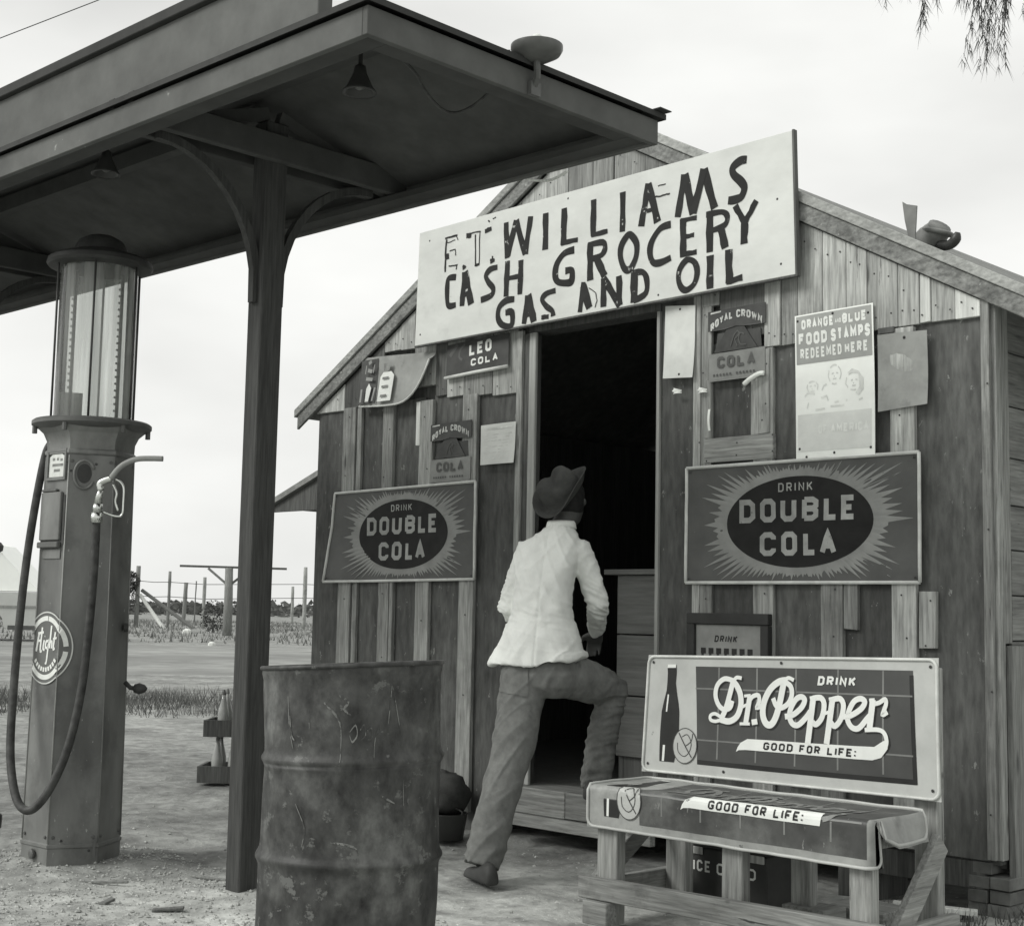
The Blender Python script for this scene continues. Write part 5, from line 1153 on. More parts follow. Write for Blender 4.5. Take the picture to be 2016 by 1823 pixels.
hk = pp('nozzle_recess', 'cap_dark', lambda b: b.poly([(-.03+.032*math.cos(a*.314), 1.745+.045*math.sin(a*.314)) for a in range(20)], fC, .002))
pp('recess_lip', 'pump_paint', lambda b: b.tube([fC(-.03+.045*math.cos(a*.314-.2), 1.74+.065*math.sin(a*.314-.2), .004) for a in range(2, 20)], .007, 6), hk, smooth=True)
for u, v in ((-.09, 1.755), (.02, 1.79), (-.05, .11), (.07, .065)): pp('rivet', 'cap_dark', lambda b: b.lathe([(.006, 0), (.003, .004)], fC(u, v, .001), 8, axis=(fwx, fwy, 0)))
pp('base_latch', 'pump_metal', lambda b: (b.lathe([(.022, 0), (.022, .010), (.012, .014)], fL(.0, .045, .006), 14, axis=(0, -1, 0)), fbox(b, fC, .085, .097, .03, .115, .006, .016)))
# round decal wrapped over the edge between the two faces
EDGE = rad(.954)/2
def wrap(s, v, q):
    q += .003; e = rad(v)/2
    if s >= 0: return fC(s-e, v, q)
    if s > -2*e: return fL(s+e, v, q)
    return face_fn(-2)(s+3*e, v, q)
dc = Vector((-.100, .954))
def decal_disc(b):
    N, M_ = 40, 6
    b.add([wrap(dc.x+.158*math.cos(2*math.pi*k/N)*j/M_, dc.y+.158*math.sin(2*math.pi*k/N)*j/M_, .0012) for j in range(1, M_+1) for k in range(N)]+[wrap(dc.x, dc.y, .0012)],
          [(j*N+k, j*N+(k+1) % N, (j+1)*N+(k+1) % N, (j+1)*N+k) for j in range(M_-1) for k in range(N)]+[(k, (k+1) % N, M_*N) for k in range(N)])
decal = pp('brand_decal', 'decal_grey', decal_disc)
def ring(b, r, w, a0, a1, h): b.ribbon([(dc.x+r*math.cos(R(a)), dc.y+r*math.sin(R(a))) for a in range(a0, a1+1, 5)], w, wrap, h)
pp('decal_ring', 'decal_white', lambda b: (ring(b, .132, .022, -176, -2, .0024), ring(b, .132, .022, 4, 84, .0024), ring(b, .132, .022, 86, 176, .0025)), decal)
pp('decal_rim', 'tin_border', lambda b: ring(b, .160, .006, 0, 360, .0024), decal)
def flight(b):
    k = .0021
    for w, pts in ((.016, [(-.075, .045), (-.095, -.04)]), (.013, [(-.085, .045), (-.03, .052)]), (.012, [(-.085, .01), (-.055, .012)]), (.014, [(-.045, .075), (-.055, -.03), (-.04, -.035)]), (.013, [(-.02, .015), (-.028, -.025), (-.012, -.03)]), (.008, [(-.017, .032), (-.013, .034)]),
                   (.013, [(.022, .012), (.0, .008), (-.004, -.018), (.018, -.018), (.024, .012), (.012, -.085), (.0, -.09)]), (.014, [(.045, .085), (.035, -.022)]), (.012, [(.040, .005), (.056, .01), (.055, -.022)]), (.014, [(.085, .055), (.072, -.02), (.086, -.02)]), (.011, [(.066, .022), (.10, .028)])):
        b.ribbon([(dc.x+x*.86+.004, dc.y+y*.95+.02) for x, y in (cat(pts, 4) if len(pts) > 2 else pts)], w*.9, wrap, k+.0001); k += .00012
pp('decal_script', 'decal_white', flight, decal)
pp('decal_print', 'decal_white', lambda b: [b.ribbon([(dc.x+.098*math.cos(R(a)), dc.y+.098*math.sin(R(a))), (dc.x+.098*math.cos(R(a+8)), dc.y+.098*math.sin(R(a+8)))], .020, wrap, .0024) for a in range(-146, -36, 12)], decal)
# hose, nozzle, crank
pp('hose', 'rubber', lambda b: b.tube(cat([(-5.845, 3.228, 1.53), (-5.852, 3.232, 1.31), (-5.857, 3.225, 1.062), (-5.853, 3.200, .773), (-5.856, 3.153, .533), (-5.885, 3.095, .36), (-5.936, 3.045, .267), (-5.995, 3.015, .277), (-6.068, 3.012, .369), (-6.148, 3.03, .538), (-6.222, 3.07, .848), (-6.250, 3.10, 1.216), (-6.250, 3.13, 1.544), (-6.235, 3.165, 1.83), (-6.22, 3.19, 1.90)], 6), .0185, 12), smooth=True)
nz = pp('nozzle', 'chrome', lambda b: (b.tube([(-5.844, 3.228, 1.515), (-5.844, 3.228, 1.560)], .027, 14), b.tube([(-5.843, 3.229, 1.561), (-5.843, 3.23, 1.60)], .022, 14), b.tube([(-5.843, 3.23, 1.60), (-5.838, 3.233, 1.64), (-5.834, 3.236, 1.665)], [.020, .015, .011], 12), b.tube(cat([(-5.835, 3.238, 1.66), (-5.842, 3.235, 1.69), (-5.825, 3.25, 1.705), (-5.805, 3.268, 1.715)], 4), .016, 10)), smooth=True)
pp('spout', 'tin_mid', lambda b: b.tube(cat([(-5.808, 3.265, 1.712), (-5.772, 3.28, 1.755), (-5.742, 3.30, 1.782), (-5.705, 3.335, 1.802), (-5.66, 3.38, 1.806), (-5.625, 3.418, 1.806)], 5), .0125, 12), nz, smooth=True)
pp('trigger_guard', 'chrome', lambda b: b.tube(cat([(-5.79, 3.282, 1.712), (-5.775, 3.298, 1.70), (-5.763, 3.309, 1.672), (-5.762, 3.31, 1.61), (-5.765, 3.307, 1.552), (-5.79, 3.282, 1.548), (-5.825, 3.247, 1.565)], 5), .0055, 8), nz, smooth=True)
pp('trigger', 'chrome', lambda b: b.tube(cat([(-5.80, 3.275, 1.69), (-5.785, 3.288, 1.65), (-5.788, 3.285, 1.61), (-5.778, 3.295, 1.57)], 4), .0055, 8), nz, smooth=True)
cx_, cy_ = -6.13+.175*.5, 3.34+.18*.85
pp('pump_handle', 'cap_dark', lambda b: (b.tube([(-5.985, 3.49, .80), (-5.965, 3.508, .775), (-5.945, 3.525, .772)], .011, 8), b.lathe([(.006, 0), (.020, .008), (.026, .03), (.018, .055), (.006, .065)], (-5.955, 3.515, .772), 12, axis=(.5, .5, 0))), smooth=True)
pp('side_boss', 'cap_dark', lambda b: b.lathe([(.02, 0), (.02, .02)], (-6.0, 3.48, 1.05), 10, axis=(.5, .85, 0)))
b = MB(); b.tube([(-6.36, 3.08, -.05), (-6.355, 3.085, .10), (-6.36, 3.08, .19)], .020, 10); b.lathe([(.020, .13), (.030, .135), (.032, .19), (.026, .20)], (-6.36, 3.08, 0), 12)
tag(b.build('fill_pipe', 'lamp_dark', smooth=True), 'short dark capped fill pipe in the soil beside the pump', 'pipe')
# ================================================================== OIL DRUM
BX, BY, BR, BH = -3.752, 3.035, .292, .975
drum = thing('oil_drum', 'dented dark steel drum with two hoops and scratched paint', 'drum', (BX, BY, 0))
def drum_pt(a, z, q=0.0):
    r = BR-.004+q
    for zc in (.365, .675): r += .012*math.exp(-((z-zc)/.016)**2)
    r += .010*noise.noise((math.cos(a)*1.7, math.sin(a)*1.7, z*2.2))+.004*noise.noise((math.cos(a)*6, math.sin(a)*6, z*7))
    if z > .95: r += .005
    return (BX+r*math.cos(a), BY+r*math.sin(a), z+(.032*r*math.cos(a+.675)+.050*r*math.cos(a-.896))*(z/BH)**2)
def drum_shell(b):
    zs_ = sorted(set([-.03, .02]+[i*.03 for i in range(1, 32)]+[.34, .35, .358, .365, .372, .38, .39, .65, .66, .668, .675, .682, .69, .70, .951, .96, .975])); n = 72
    b.add([drum_pt(2*math.pi*k/n, z) for z in zs_ for k in range(n)], [(j*n+k, j*n+(k+1) % n, (j+1)*n+(k+1) % n, (j+1)*n+k) for j in range(len(zs_)-1) for k in range(n)])
sh_ = one('shell', 'drum', drum_shell, drum, smooth=True)
def lid(b):
    n = 48; rr = (.001, .10, .20, .265, .282, .286)
    b.add([(BX+r*math.cos(2*math.pi*k/n), BY+r*math.sin(2*math.pi*k/n), (.945 if i < 4 else .962)-.006*noise.noise((r*9*math.cos(2*math.pi*k/n), r*9*math.sin(2*math.pi*k/n), 0))+.032*r*math.cos(2*math.pi*k/n+.675)+.050*r*math.cos(2*math.pi*k/n-.896)) for i, r in enumerate(rr) for k in range(n)], [(i*n+k, i*n+(k+1) % n, (i+1)*n+(k+1) % n, (i+1)*n+k) for i in range(len(rr)-1) for k in range(n)])
one('lid', 'drum', lid, drum, smooth=True)
one('rolled_rim', 'drum', lambda b: b.tube([drum_pt(2*math.pi*k/64, .970, .001) for k in range(65)], .0075, 8, cap=False), drum, smooth=True)
def scr(b):
    v0 = math.atan2(-BY, -BX)       # bearing of the side facing the yard
    F = lambda u, v, q: drum_pt(v0+u, v, q)
    k = 0
    for w, pts in ((.012, [(-.32, .86), (-.14, .80), (-.12, .70), (-.125, .68)]), (.011, [(.43, .905), (.40, .79)]), (.008, [(.44, .90), (.56, .76)]), (.010, [(.30, .79), (.25, .75), (.235, .68)]), (.008, [(.30, .79), (.295, .765), (.25, .75)]),
                   (.008, [(-.03, .77), (.03, .79), (.05, .76), (0, .74), (-.03, .76)]), (.008, [(.08, .775), (.12, .79), (.14, .76), (.09, .745)]), (.008, [(.15, .77), (.2, .78), (.21, .75), (.16, .745)]), (.008, [(-.74, .82), (-.70, .76), (-.66, .745)]), (.007, [(-.78, .88), (-.74, .79), (-.68, .72)]),
                   (.008, [(-.2, .44), (.05, .425), (.1, .40)]), (.010, [(-.15, .88), (-.05, .86), (-.1, .84), (-.02, .82)]), (.006, [(-.5, .84), (-.48, .78)]), (.006, [(.6, .62), (.62, .50)]), (.007, [(.3, .58), (.5, .55)]), (.006, [(-.62, .55), (-.5, .48), (-.53, .42)])):
        b.ribbon(cat([(x, y) for x, y in pts], 4) if len(pts) > 2 else pts, w, lambda u, v, q: F(u, v, q), .0012+.0001*k, step=.02, taper=lambda s: .35+.65*math.sin(3.1*min(.97, max(.03, s)))); k += 1
one('scratches', 'drum_scratch', scr, sh_)
one('bung', 'lamp_dark', lambda b: b.lathe([(.03, .916), (.03, .93), (.01, .932)], (BX-.15, BY+.1, .03), 12), drum)
# ================================================================== BOTTLE RACK AND ODDMENTS
RXc, RYc = -8.20, 5.66
rk = thing('bottle_rack', 'two-tier wooden oil-bottle rack half hidden behind the canopy post', 'rack', (RXc, RYc, 0))
def rp(u, w, z): return (RXc+S2*u-S2*w, RYc+S2*u+S2*w, z)
for z0, off in ((.0, 0), (.30, .03)):
    tr = one('tray', 'wood_dark', lambda b: b.prism([(-.22+off, -.14), (.30, -.14), (.30, .14), (-.22+off, .14)], lambda u, w: rp(u, w, z0), lambda u, w: rp(u, w, z0+.02)), rk)
    for u0, u1, w0, w1 in ((-.22+off, .30, -.16, -.141), (-.22+off, .30, .141, .16), (-.24+off, -.221+off, -.16, .16), (.301, .32, -.16, .16)):
        one('tray_board', 'wood_dark', lambda b: b.prism([(u0, w0), (u1, w0), (u1, w1), (u0, w1)], lambda u, w: rp(u, w, z0), lambda u, w: rp(u, w, z0+.108)), tr)
for u in (.10, .31): one('upright', 'wood_dark', lambda b: b.prism([(u, .165), (u+.04, .165), (u+.04, .19), (u, .19)], lambda a, c: rp(a, c, 0), lambda a, c: rp(a, c, .62)), rk)
k = 0
for z0, off in ((.02, 0), (.32, .03)):
    for iu in range(2):
        for iw in range(2):
            u, w = -.13+off+iu*.11, -.06+iw*.12; c = rp(u, w, z0)
            t = thing('oil_bottle', 'glass oil bottle with a tapered neck on the %s tier of the rack' % ('lower' if z0 < .1 else 'upper'), 'bottle', c, 'bottles on the rack, %s tier' % ('lower' if z0 < .1 else 'upper'))
            one('glass_body', 'bottle', lambda b: b.lathe([(.036, .001), (.038, .01), (.037, .13), (.030, .165), (.016, .22), (.013, .25)], c, 14), t, smooth=True)
            one('spout', 'tin_pipe', lambda b: b.lathe([(.014, .251), (.014, .262), (.005, .285)], c, 10), t)
t = thing('bundle', 'dark bundled sack on an upturned bucket against the wall behind the drum', 'sack', (-5.62, 5.16, 0))
def sack(b):
    n, m = 18, 12; vs = []
    for j in range(m+1):
        ph = math.pi*j/m
        for i in range(n):
            a = 2*math.pi*i/n; p = Vector((math.sin(ph)*math.cos(a), math.sin(ph)*math.sin(a), math.cos(ph)))
            s = 1+.22*noise.noise(p*2.3+Vector((3, 1, 0)))
            vs.append((-5.60+p.x*.13*s, 5.16+p.y*.12*s, .215+p.z*.115*s))
    b.add(vs, [(j*n+i, j*n+(i+1) % n, (j+1)*n+(i+1) % n, (j+1)*n+i) for j in range(m) for i in range(n)])
one('sack', 'cloth_dark', sack, t, smooth=True)
t = thing('bucket', 'squat black bucket at the foot of the wall between drum and door', 'bucket', (-5.52, 5.10, 0))
one('pail', 'lamp_dark', lambda b: b.lathe([(.085, .0), (.105, .125), (.108, .13), (.10, .128), (.08, .01)], (-5.52, 5.10, .0), 24), t, smooth=True)
one('bail', 'lamp_dark', lambda b: b.tube([(-5.52+.106*math.cos(a), 5.10+.106*math.sin(a)*.4, .128+.02*math.sin(a)) for a in [math.pi*i/12 for i in range(13)]], .004, 6), t)
# ================================================================== THE MAN
def evaluated(b, voxel, smooth_it=6, fac=.5):
    me = b.mesh('tmp'); o = bpy.data.objects.new('tmp', me); col.objects.link(o)
    r = o.modifiers.new('r', 'REMESH'); r.mode = 'VOXEL'; r.voxel_size = voxel
    s = o.modifiers.new('s', 'SMOOTH'); s.factor = fac; s.iterations = smooth_it
    bpy.context.view_layer.update()
    dg = bpy.context.evaluated_depsgraph_get(); out = bpy.data.meshes.new_from_object(o.evaluated_get(dg))
    bpy.data.objects.remove(o); out.polygons.foreach_set('use_smooth', [True]*len(out.polygons)); return out
def put(me, name, m, parent):
    me.materials.clear(); me.materials.append(MATS[m]); me.name = name
    o = bpy.data.objects.new(name, me); col.objects.link(o); o.parent = parent
    if parent.type == 'EMPTY': o.location = -parent.location
    return o
FH = Vector((-.48, .877, 0)); RH = Vector((.877, .48, 0)); UP = Vector((0, 0, 1))      # his forward and right
def ell(c, a, bb, ra=RH, rb=FH, n=28, p=2.3):
    out = []
    for k in range(n):
        t_ = 2*math.pi*k/n; ct, st_ = math.cos(t_), math.sin(t_)
        out.append(Vector(c)+ra*(a*math.copysign(abs(ct)**(2/p), ct))+rb*(bb*math.copysign(abs(st_)**(2/p), st_)))
    return out
man = thing('person', 'man in a loose white shirt, baggy trousers and dark felt hat stepping into the store', 'person', (-4.58, 4.6, 0))
SH_L, EL_L, WR_L = Vector((-4.766, 4.880, 1.450)), Vector((-4.806, 4.800, 1.180)), Vector((-4.88, 5.02, 1.10))
SH_R, EL_R, WR_R = Vector((-4.558, 5.03, 1.455)), Vector((-4.500, 5.09, 1.205)), Vector((-4.66, 5.255, 1.07))
HIP_L, KN_L, AN_L = Vector((-4.675, 4.79, .87)), Vector((-4.635, 4.675, .545)), Vector((-4.60, 4.47, .085))
HIP_R, KN_R, AN_R = Vector((-4.555, 4.93, .88)), Vector((-4.515, 5.215, .80)), Vector((-4.615, 5.215, .36))
HEAD = Vector((-4.665, 5.055, 1.70)); NECK = Vector((-4.655, 5.0, 1.57))
HU = Vector((-.10, .06, 1)).normalized()
# one body, from the head to the ankles, mostly under the clothes
bb = MB()
bb.loft([ell(HEAD+HU*h, a, c) for h, a, c in ((-.125, .035, .045), (-.105, .052, .068), (-.06, .066, .085), (0, .074, .098), (.045, .073, .098), (.085, .058, .08), (.115, .02, .03))])
bb.tube([NECK-UP*.07, NECK, HEAD-HU*.07], [.060, .056, .054], 16)
bb.loft([ell(c, a, d) for c, a, d in (((-4.625, 4.85, .86), .13, .10), ((-4.632, 4.85, 1.0), .115, .092), ((-4.642, 4.87, 1.2), .104, .082), ((-4.656, 4.905, 1.36), .112, .084), ((-4.662, 4.945, 1.45), .100, .070), ((-4.655, 4.98, 1.53), .052, .052))])
for s_, e_, w_ in ((SH_L, EL_L, WR_L), (SH_R, EL_R, WR_R)):
    bb.tube([s_, (s_+e_)/2, e_, e_*.4+w_*.6, w_], [.036, .036, .033, .032, .025], 12)
for h_, k_, a_ in ((HIP_L, KN_L, AN_L), (HIP_R, KN_R, AN_R)):
    bb.tube([h_, (h_+k_)/2, k_, k_*.6+a_*.4, a_], [.078, .072, .052, .052, .036], 12)
ND = (FH*.97+RH*.05).normalized()
bb.tube([HEAD+ND*.085+UP*.015, HEAD+ND*.112-UP*.015, HEAD+ND*.112-UP*.03], [.011, .016, .012], 8)      # nose
bb.tube([HEAD+ND*.09-UP*.062-RH*.02, HEAD+ND*.096-UP*.062, HEAD+ND*.09-UP*.062+RH*.02], .009, 8)        # mouth
bb.tube([HEAD+ND*.07-UP*.11, HEAD+ND*.09-UP*.105], .018, 8)                                            # chin
for sg in (-1, 1):
    e = HEAD+RH*sg*.073-UP*.015; bb.loft([ell(e+RH*sg*d, .010, .020, UP*1.6, FH, 10, 2) for d in (-.01, .006, .012)])
# hands: palm, four unequal bent fingers and a thumb that leaves the side of the palm
for w_, e_, sg in ((WR_L, EL_L, -1), (WR_R, EL_R, 1)):
    d = (w_-e_).normalized(); side = RH*(-sg); nrm = d.cross(side).normalized(); pc = w_+d*.045
    bb.loft([[c+side*a*x+nrm*bz*y for x, y in ((1, .6), (.6, 1), (-.6, 1), (-1, .6), (-1, -.6), (-.6, -1), (.6, -1), (1, -.6))] for c, a, bz in ((w_-d*.01, .026, .018), (w_+d*.03, .038, .017), (w_+d*.085, .041, .015))])
    for i, ln in enumerate((.072, .082, .078, .062)):
        r0_ = w_+d*.083+side*(.030-.020*i); cur = nrm*(-sg)
        bb.tube([r0_, r0_+d*ln*.45+cur*.012, r0_+d*ln*.75+cur*.035, r0_+d*ln*.85+cur*.055], [.0095, .009, .0085, .0075], 8)
    th = w_+d*.03+side*.034; bb.tube([th, th+side*.022+d*.022, th+side*.028+d*.05, th+side*.022+d*.068], [.012, .011, .010, .008], 8)
body_o = put(evaluated(bb, .0065, 4), 'body', 'skin', man)
for sg in (-1, 1): one('eye', 'porcelain', lambda b: b.lathe([(.001, 0), (.008, .003), (.004, .007)], tuple(HEAD+ND*.090+RH*sg*.030+UP*.012), 10, axis=ND), body_o)
def hair(b): b.loft([ell(HEAD+HU*h-FH*.012, a, c) for h, a, c in ((-.085, .05, .045), (-.06, .068, .078), (-.02, .078, .092), (.03, .079, .098), (.07, .066, .085), (.1, .04, .05))])
one('hair', 'hair', hair, man, smooth=True)
# shirt, hanging loose and flaring at the hem
sb_ = MB()
sb_.loft([ell(c, a, d) for c, a, d in (((-4.640, 4.840, .912), .232, .180), ((-4.637, 4.840, .96), .216, .172), ((-4.633, 4.843, 1.05), .184, .152), ((-4.635, 4.848, 1.15), .142, .122), ((-4.643, 4.868, 1.26), .138, .116), ((-4.657, 4.900, 1.36), .146, .114), ((-4.664, 4.930, 1.44), .150, .102), ((-4.664, 4.955, 1.50), .128, .085), ((-4.660, 4.975, 1.535), .095, .075), ((-4.656, 4.985, 1.562), .066, .064), ((-4.655, 4.99, 1.578), .060, .060))])
for s_, e_, w_, sg in ((SH_L, EL_L, WR_L, -1), (SH_R, EL_R, WR_R, 1)):
    inn = s_+RH*(-sg)*.07
    f1 = e_*.55+w_*.45
    sb_.tube([inn, s_, s_*.6+e_*.4, s_*.25+e_*.75, e_+(e_-s_)*.02, e_*.8+w_*.2+UP*-.012, f1, e_*.2+w_*.8, w_-(w_-e_)*.02], [.064, .064, .060, .055, .053, .052, .048, .044, .040], 18)
sm = evaluated(sb_, .007, 8)
# give it cloth: drag lines, a centre seam, a wavy hem and hollow inside
def arrays(me):
    n = len(me.vertices); co = [0.0]*(3*n); no = [0.0]*(3*n); me.vertices.foreach_get('co', co); me.vertices.foreach_get('normal', no)
    return [Vector(co[3*i:3*i+3]) for i in range(n)], [Vector(no[3*i:3*i+3]) for i in range(n)]
def store_co(me, ps): me.vertices.foreach_set('co', [c for p in ps for c in p]); me.update()
def ridge(x): return 1-abs(2*x)       # sharp-crested folds
def shirt_fold(me):
    ps, ns = arrays(me); out = []
    for p, n_ in zip(ps, ns):
        lx = (p-Vector((-4.64, 4.88, 0))).dot(RH); ly = (p-Vector((-4.64, 4.88, 0))).dot(FH)
        arm = min(1, max(0, (abs(lx)-.15)/.02))
        d = .007*noise.noise(Vector((lx*7, p.z*4+lx*4, 2)))
        # long soft drags from the shoulders to the small of the back
        for ang, fa, fb, am, sd in ((.5, 17, 2.4, .009, 3), (-.6, 15, 2.4, .009, 11), (1.35, 20, 3, .0035, 17)):
            a = lx*math.cos(ang)+p.z*math.sin(ang); c = -lx*math.sin(ang)+p.z*math.cos(ang)
            d += am*max(-.2, ridge(noise.noise(Vector((a*fa, c*fb, ly*3+sd))))-.7)
        low = max(0, min(1, (1.12-p.z)/.2))
        d += low*(.016*noise.noise(Vector((lx*15, p.z*1.5, ly*8+4)))+.003*noise.noise(Vector((lx*30, p.z*3, ly*16))))
        if abs(lx) < .15: d -= .004*math.exp(-((lx-.005)/.005)**2)
        d += arm*.010*max(-.3, ridge(noise.noise(Vector((p.z*34+lx*16, lx*9, ly*9+2))))-.66)*math.exp(-((p.z-1.20)/.12)**2)*1.5
        d += (1-arm)*math.exp(-((p.z-1.15)/.05)**2)*.008*max(-.3, ridge(noise.noise(Vector((lx*8, p.z*34+lx*10, 5))))-.6)
        q = p+n_*d
        if p.z < .99: q.z += (.012*noise.noise(Vector((lx*9, ly*9, 3)))+.25*max(0, lx-.02)**1.2*1.3)*min(1, (.99-p.z)/.05)
        out.append(q)
    store_co(me, out)
shirt_fold(sm)
shirt_o = put(sm, 'shirt', 'shirt', man)
def collar(b): b.loft([ell(Vector((-4.654, 4.993, z)), a, a*.98, n=20, p=2) for z, a in ((1.555, .074), (1.583, .068), (1.592, .062), (1.58, .058), (1.56, .058))])
one('collar', 'shirt', collar, shirt_o, smooth=True)
# trousers
tb = MB()
tb.loft([ell(c, a, d) for c, a, d in (((-4.62, 4.85, 1.02), .115, .09), ((-4.62, 4.85, .96), .140, .115), ((-4.615, 4.85, .88), .172, .150), ((-4.61, 4.855, .82), .160, .140), ((-4.605, 4.86, .77), .10, .09))])
tb.tube([HIP_L+UP*.02, HIP_L*.65+KN_L*.35, KN_L, KN_L*.6+AN_L*.4, KN_L*.25+AN_L*.75, AN_L+Vector((.0, 0, .0)), AN_L-Vector((.0, .01, .03))], [.117, .108, .096, .090, .087, .085, .084], 20)
tb.tube([HIP_R+UP*.0, HIP_R*.6+KN_R*.4, HIP_R*.2+KN_R*.8, KN_R+FH*.01, KN_R*.75+AN_R*.25, KN_R*.35+AN_R*.65, AN_R+UP*.02, AN_R-UP*.02], [.114, .100, .089, .082, .077, .074, .072, .072], 20)
tm = evaluated(tb, .007, 7)
ps, ns = arrays(tm); out = []
for p, n_ in zip(ps, ns):
    lx = (p-Vector((-4.62, 4.85, 0))).dot(RH); ly = (p-Vector((-4.62, 4.85, 0))).dot(FH)
    s_ = (lx-ly*.4)         # sideways as the yard sees him
    d = .004*noise.noise(Vector((lx*7, p.z*4, ly*6)))
    for ang, fa, fb, am, sd in ((.42, 13, 2.2, .013, 1), (.78, 17, 3.0, .006, 9)):
        a = s_*math.cos(ang)-p.z*math.sin(ang); c = s_*math.sin(ang)+p.z*math.cos(ang)
        d += am*max(-.25, ridge(noise.noise(Vector((a*fa, c*fb, ly*2.5+sd))))-.68)
    if p.z < .22 and ly < -.05: d += .007*max(-.4, ridge(noise.noise(Vector((s_*6, p.z*26+s_*9, 2))))-.55)
    if ly > .15: d += .012*max(-.3, ridge(noise.noise(Vector((s_*7, p.z*26-s_*8, 31))))-.62)
    out.append(p+n_*d)
store_co(tm, out)
def pocket(b):          # worn seat patch lying on the cloth
    q, nn = arrays(tm); idx = {}; fs = []
    for f in tm.polygons:
        c = sum((q[v] for v in f.vertices), Vector())/len(f.vertices); lx = (c-Vector((-4.62, 4.85, 0))).dot(RH)
        if .775 < c.z+.12*lx < .915 and -.17 < lx < -.03 and f.normal.dot(FH) < -.1: fs.append([v for v in f.vertices])
    for f in fs:
        for v in f:
            if v not in idx: idx[v] = len(idx)
    inv = sorted(idx, key=lambda v: idx[v]); b.add([q[v]+nn[v]*.004 for v in inv], [tuple(idx[v] for v in f) for f in fs])
trousers = put(tm, 'trousers', 'trousers', man)
one('seat_patch', 'trousers', pocket, trousers, smooth=True)
# shoes
def shoe(fr, heading, name):
    hd = Vector(heading).normalized(); sd = hd.cross(UP).normalized()
    b = MB(); rings = []
    for s_, w_, h_ in ((-.075, .022, .05), (-.06, .034, .085), (-.02, .036, .10), (.04, .038, .075), (.09, .044, .058), (.14, .046, .05), (.18, .036, .042), (.205, .015, .03)):
        c = Vector(fr)+hd*s_; rings.append([c+sd*w_*x+UP*h_*y for x, y in ((1, 0), (1.05, .25), (.85, .7), (.4, 1), (-.4, 1), (-.85, .7), (-1.05, .25), (-1, 0))])
    b.loft(rings); o = b.build(name, 'shoe', man, smooth=True); sv = o.modifiers.new('sub', 'SUBSURF'); sv.levels = 1; sv.render_levels = 2
    return o
shoe((-4.53, 4.425, -.005), (-.93, .36, .0), 'shoe')
shoe((-4.605, 5.18, .287), (-.55, .84, 0), 'shoe')
# hat, tipped back
HN = (cr*-.62+Vector((0, 0, 1))*.60+fw*-.50).normalized(); HC = Vector((-4.632, 4.988, 1.720))
ha = HN.cross(FH).normalized(); hb = HN.cross(ha).normalized()
CREASE = math.atan2(FH.dot(hb), FH.dot(ha))
def hat(b):
    prof = [(.146, .030, .020), (.141, .030, .014), (.116, .006, .006), (.092, .0, .0), (.090, .03, 0), (.087, .075, 0), (.079, .104, 0), (.058, .112, 0), (.03, .106, 0), (.004, .102, 0)]
    n = 40; vs = []
    for r_, h_, curl in prof:
        for k in range(n):
            t_ = 2*math.pi*k/n; rr = r_*(1.0+.10*math.cos(2*t_)); up_ = h_
            if h_ > .02 and r_ < .11: rr *= 1-.16*h_/.12*max(0, math.cos(t_-CREASE))**6
            if r_ > .11: up_ = h_+.030*math.cos(2*t_+1.6)*(r_-.1)/.05
            if h_ > .09: up_ -= .024*math.exp(-(r_*math.sin(t_-CREASE)/.028)**2)
            vs.append(HC+HN*up_+ha*rr*math.cos(t_)+hb*rr*math.sin(t_))
    fs = [(i*n+k, i*n+(k+1) % n, (i+1)*n+(k+1) % n, (i+1)*n+k) for i in range(len(prof)-1) for k in range(n)]+[tuple((len(prof)-1)*n+k for k in range(n))]
    b.add(vs, fs)
hat_o = one('hat', 'felt', hat, man, smooth=True); so = hat_o.modifiers.new('solid', 'SOLIDIFY'); so.thickness = .004
def band(b):
    n = 40; b.add([HC+HN*h_+ha*rr*(1+.10*math.cos(4*math.pi*k/n))*math.cos(2*math.pi*k/n)+hb*rr*(1+.10*math.cos(4*math.pi*k/n))*math.sin(2*math.pi*k/n) for rr, h_ in ((.0935, .004), (.0925, .034)) for k in range(n)], [(k, (k+1) % n, n+(k+1) % n, n+k) for k in range(n)])
one('hat_band', 'felt_band', band, hat_o, smooth=True)
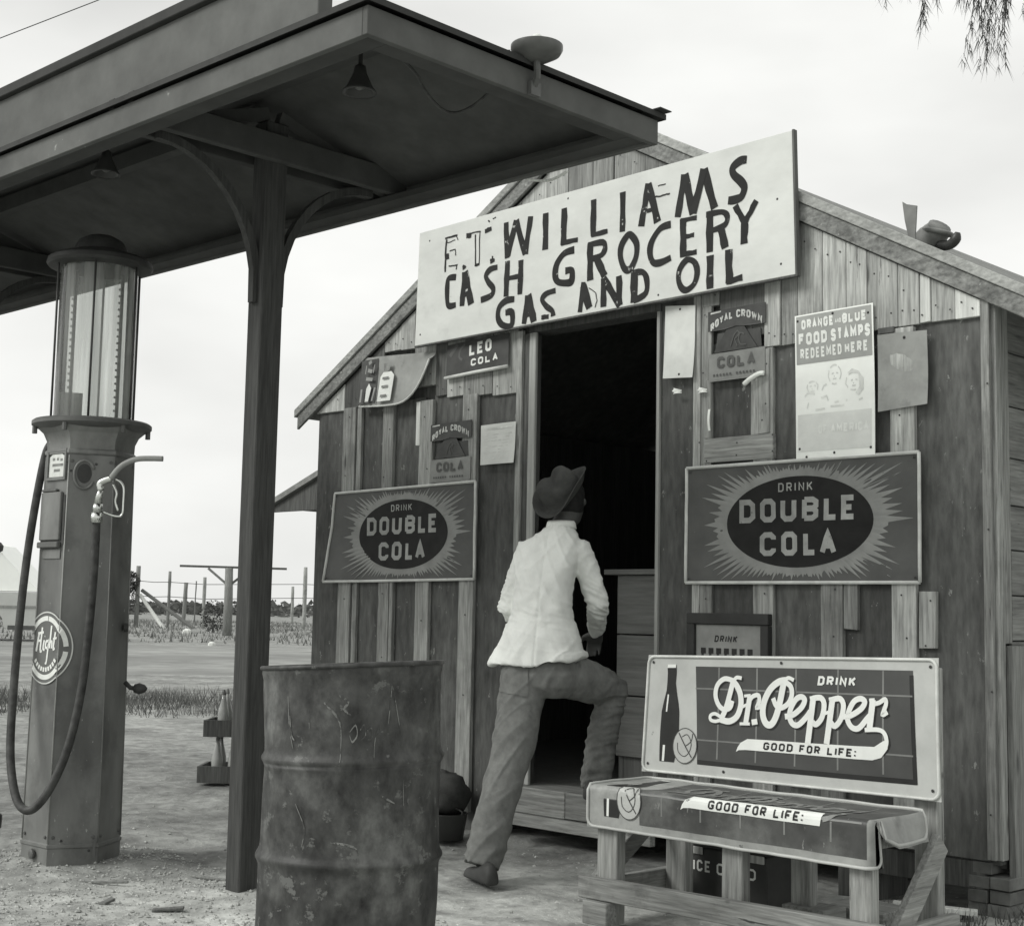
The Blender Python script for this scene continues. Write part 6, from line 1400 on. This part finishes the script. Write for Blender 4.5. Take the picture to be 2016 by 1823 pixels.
# ================================================================== HANGING FOLIAGE AT THE TOP RIGHT
tree = thing('feathery_tree', 'tree behind the store with thin drooping feathery twigs against the sky', 'tree', (-1.2, 9.4, 0))
one('trunk', 'bark', lambda b: b.tube([(-1.2, 9.4, -.1), (-1.22, 9.38, 2.0), (-1.4, 9.2, 4.2), (-1.6, 9.0, 6.2), (-1.7, 8.9, 7.4)], [.22, .19, .15, .09, .04], 12), tree, smooth=True)
def limbs(b):
    for path in ([(-1.45, 9.15, 4.8), (-2.4, 8.6, 5.7), (-3.4, 8.2, 6.0), (-4.4, 8.0, 5.9)], [(-1.5, 9.1, 5.3), (-2.2, 8.4, 6.2), (-3.2, 7.9, 6.5), (-4.0, 7.7, 6.4)], [(-1.55, 9.05, 5.9), (-1.2, 8.2, 6.8), (-1.0, 7.4, 6.9)], [(-1.6, 9, 6.2), (-2.0, 9.8, 7.0), (-2.5, 10.6, 7.2)], [(-1.4, 9.2, 4.5), (-.4, 9.4, 5.4), (.6, 9.5, 5.7)]): b.tube(cat(path, 4), [.07-.06*i/(4*(len(path)-1)) for i in range(4*(len(path)-1)+1)], 7)
one('limbs', 'bark', limbs, tree, smooth=True)
def fronds(b):
    rnd = random.Random(4)
    def twig(x, y, z, ln):
        p = Vector((x, y, z)); d = Vector((rnd.uniform(-.25, .12), rnd.uniform(-.15, .15), -1)).normalized(); pts = [p.copy()]
        for i in range(8): d = (d+Vector((rnd.uniform(-.12, .12), rnd.uniform(-.12, .12), -.1))).normalized(); p = p+d*ln/8; pts.append(p.copy())
        b.tube(pts, [.006*(1-i/9) for i in range(9)], 4)
        for i in range(9):
            for _ in range(9):
                q = pts[i]+Vector((rnd.uniform(-.01, .01), rnd.uniform(-.01, .01), rnd.uniform(-.04, .04))); e = Vector((rnd.uniform(-.6, .6), rnd.uniform(-.6, .6), -1)).normalized()*rnd.uniform(.05, .14); w = Vector((rnd.uniform(-1, 1), rnd.uniform(-1, 1), 0)).normalized()*.0028
                b.add([q-w, q+w, q+e], [(0, 1, 2)])
    for _ in range(70): twig(rnd.uniform(-4.05, -3.0), rnd.uniform(7.7, 8.4), rnd.uniform(5.35, 5.95), rnd.uniform(.5, 1.05))
    for _ in range(9): twig(rnd.uniform(-4.7, -4.1), rnd.uniform(7.8, 8.3), rnd.uniform(5.5, 5.75), rnd.uniform(.4, .62))
    for _ in range(120): twig(rnd.uniform(-3.0, .8), rnd.uniform(7.4, 10.4), rnd.uniform(5.4, 7.0), rnd.uniform(.6, 1.3))
one('crown', 'foliage', fronds, tree)
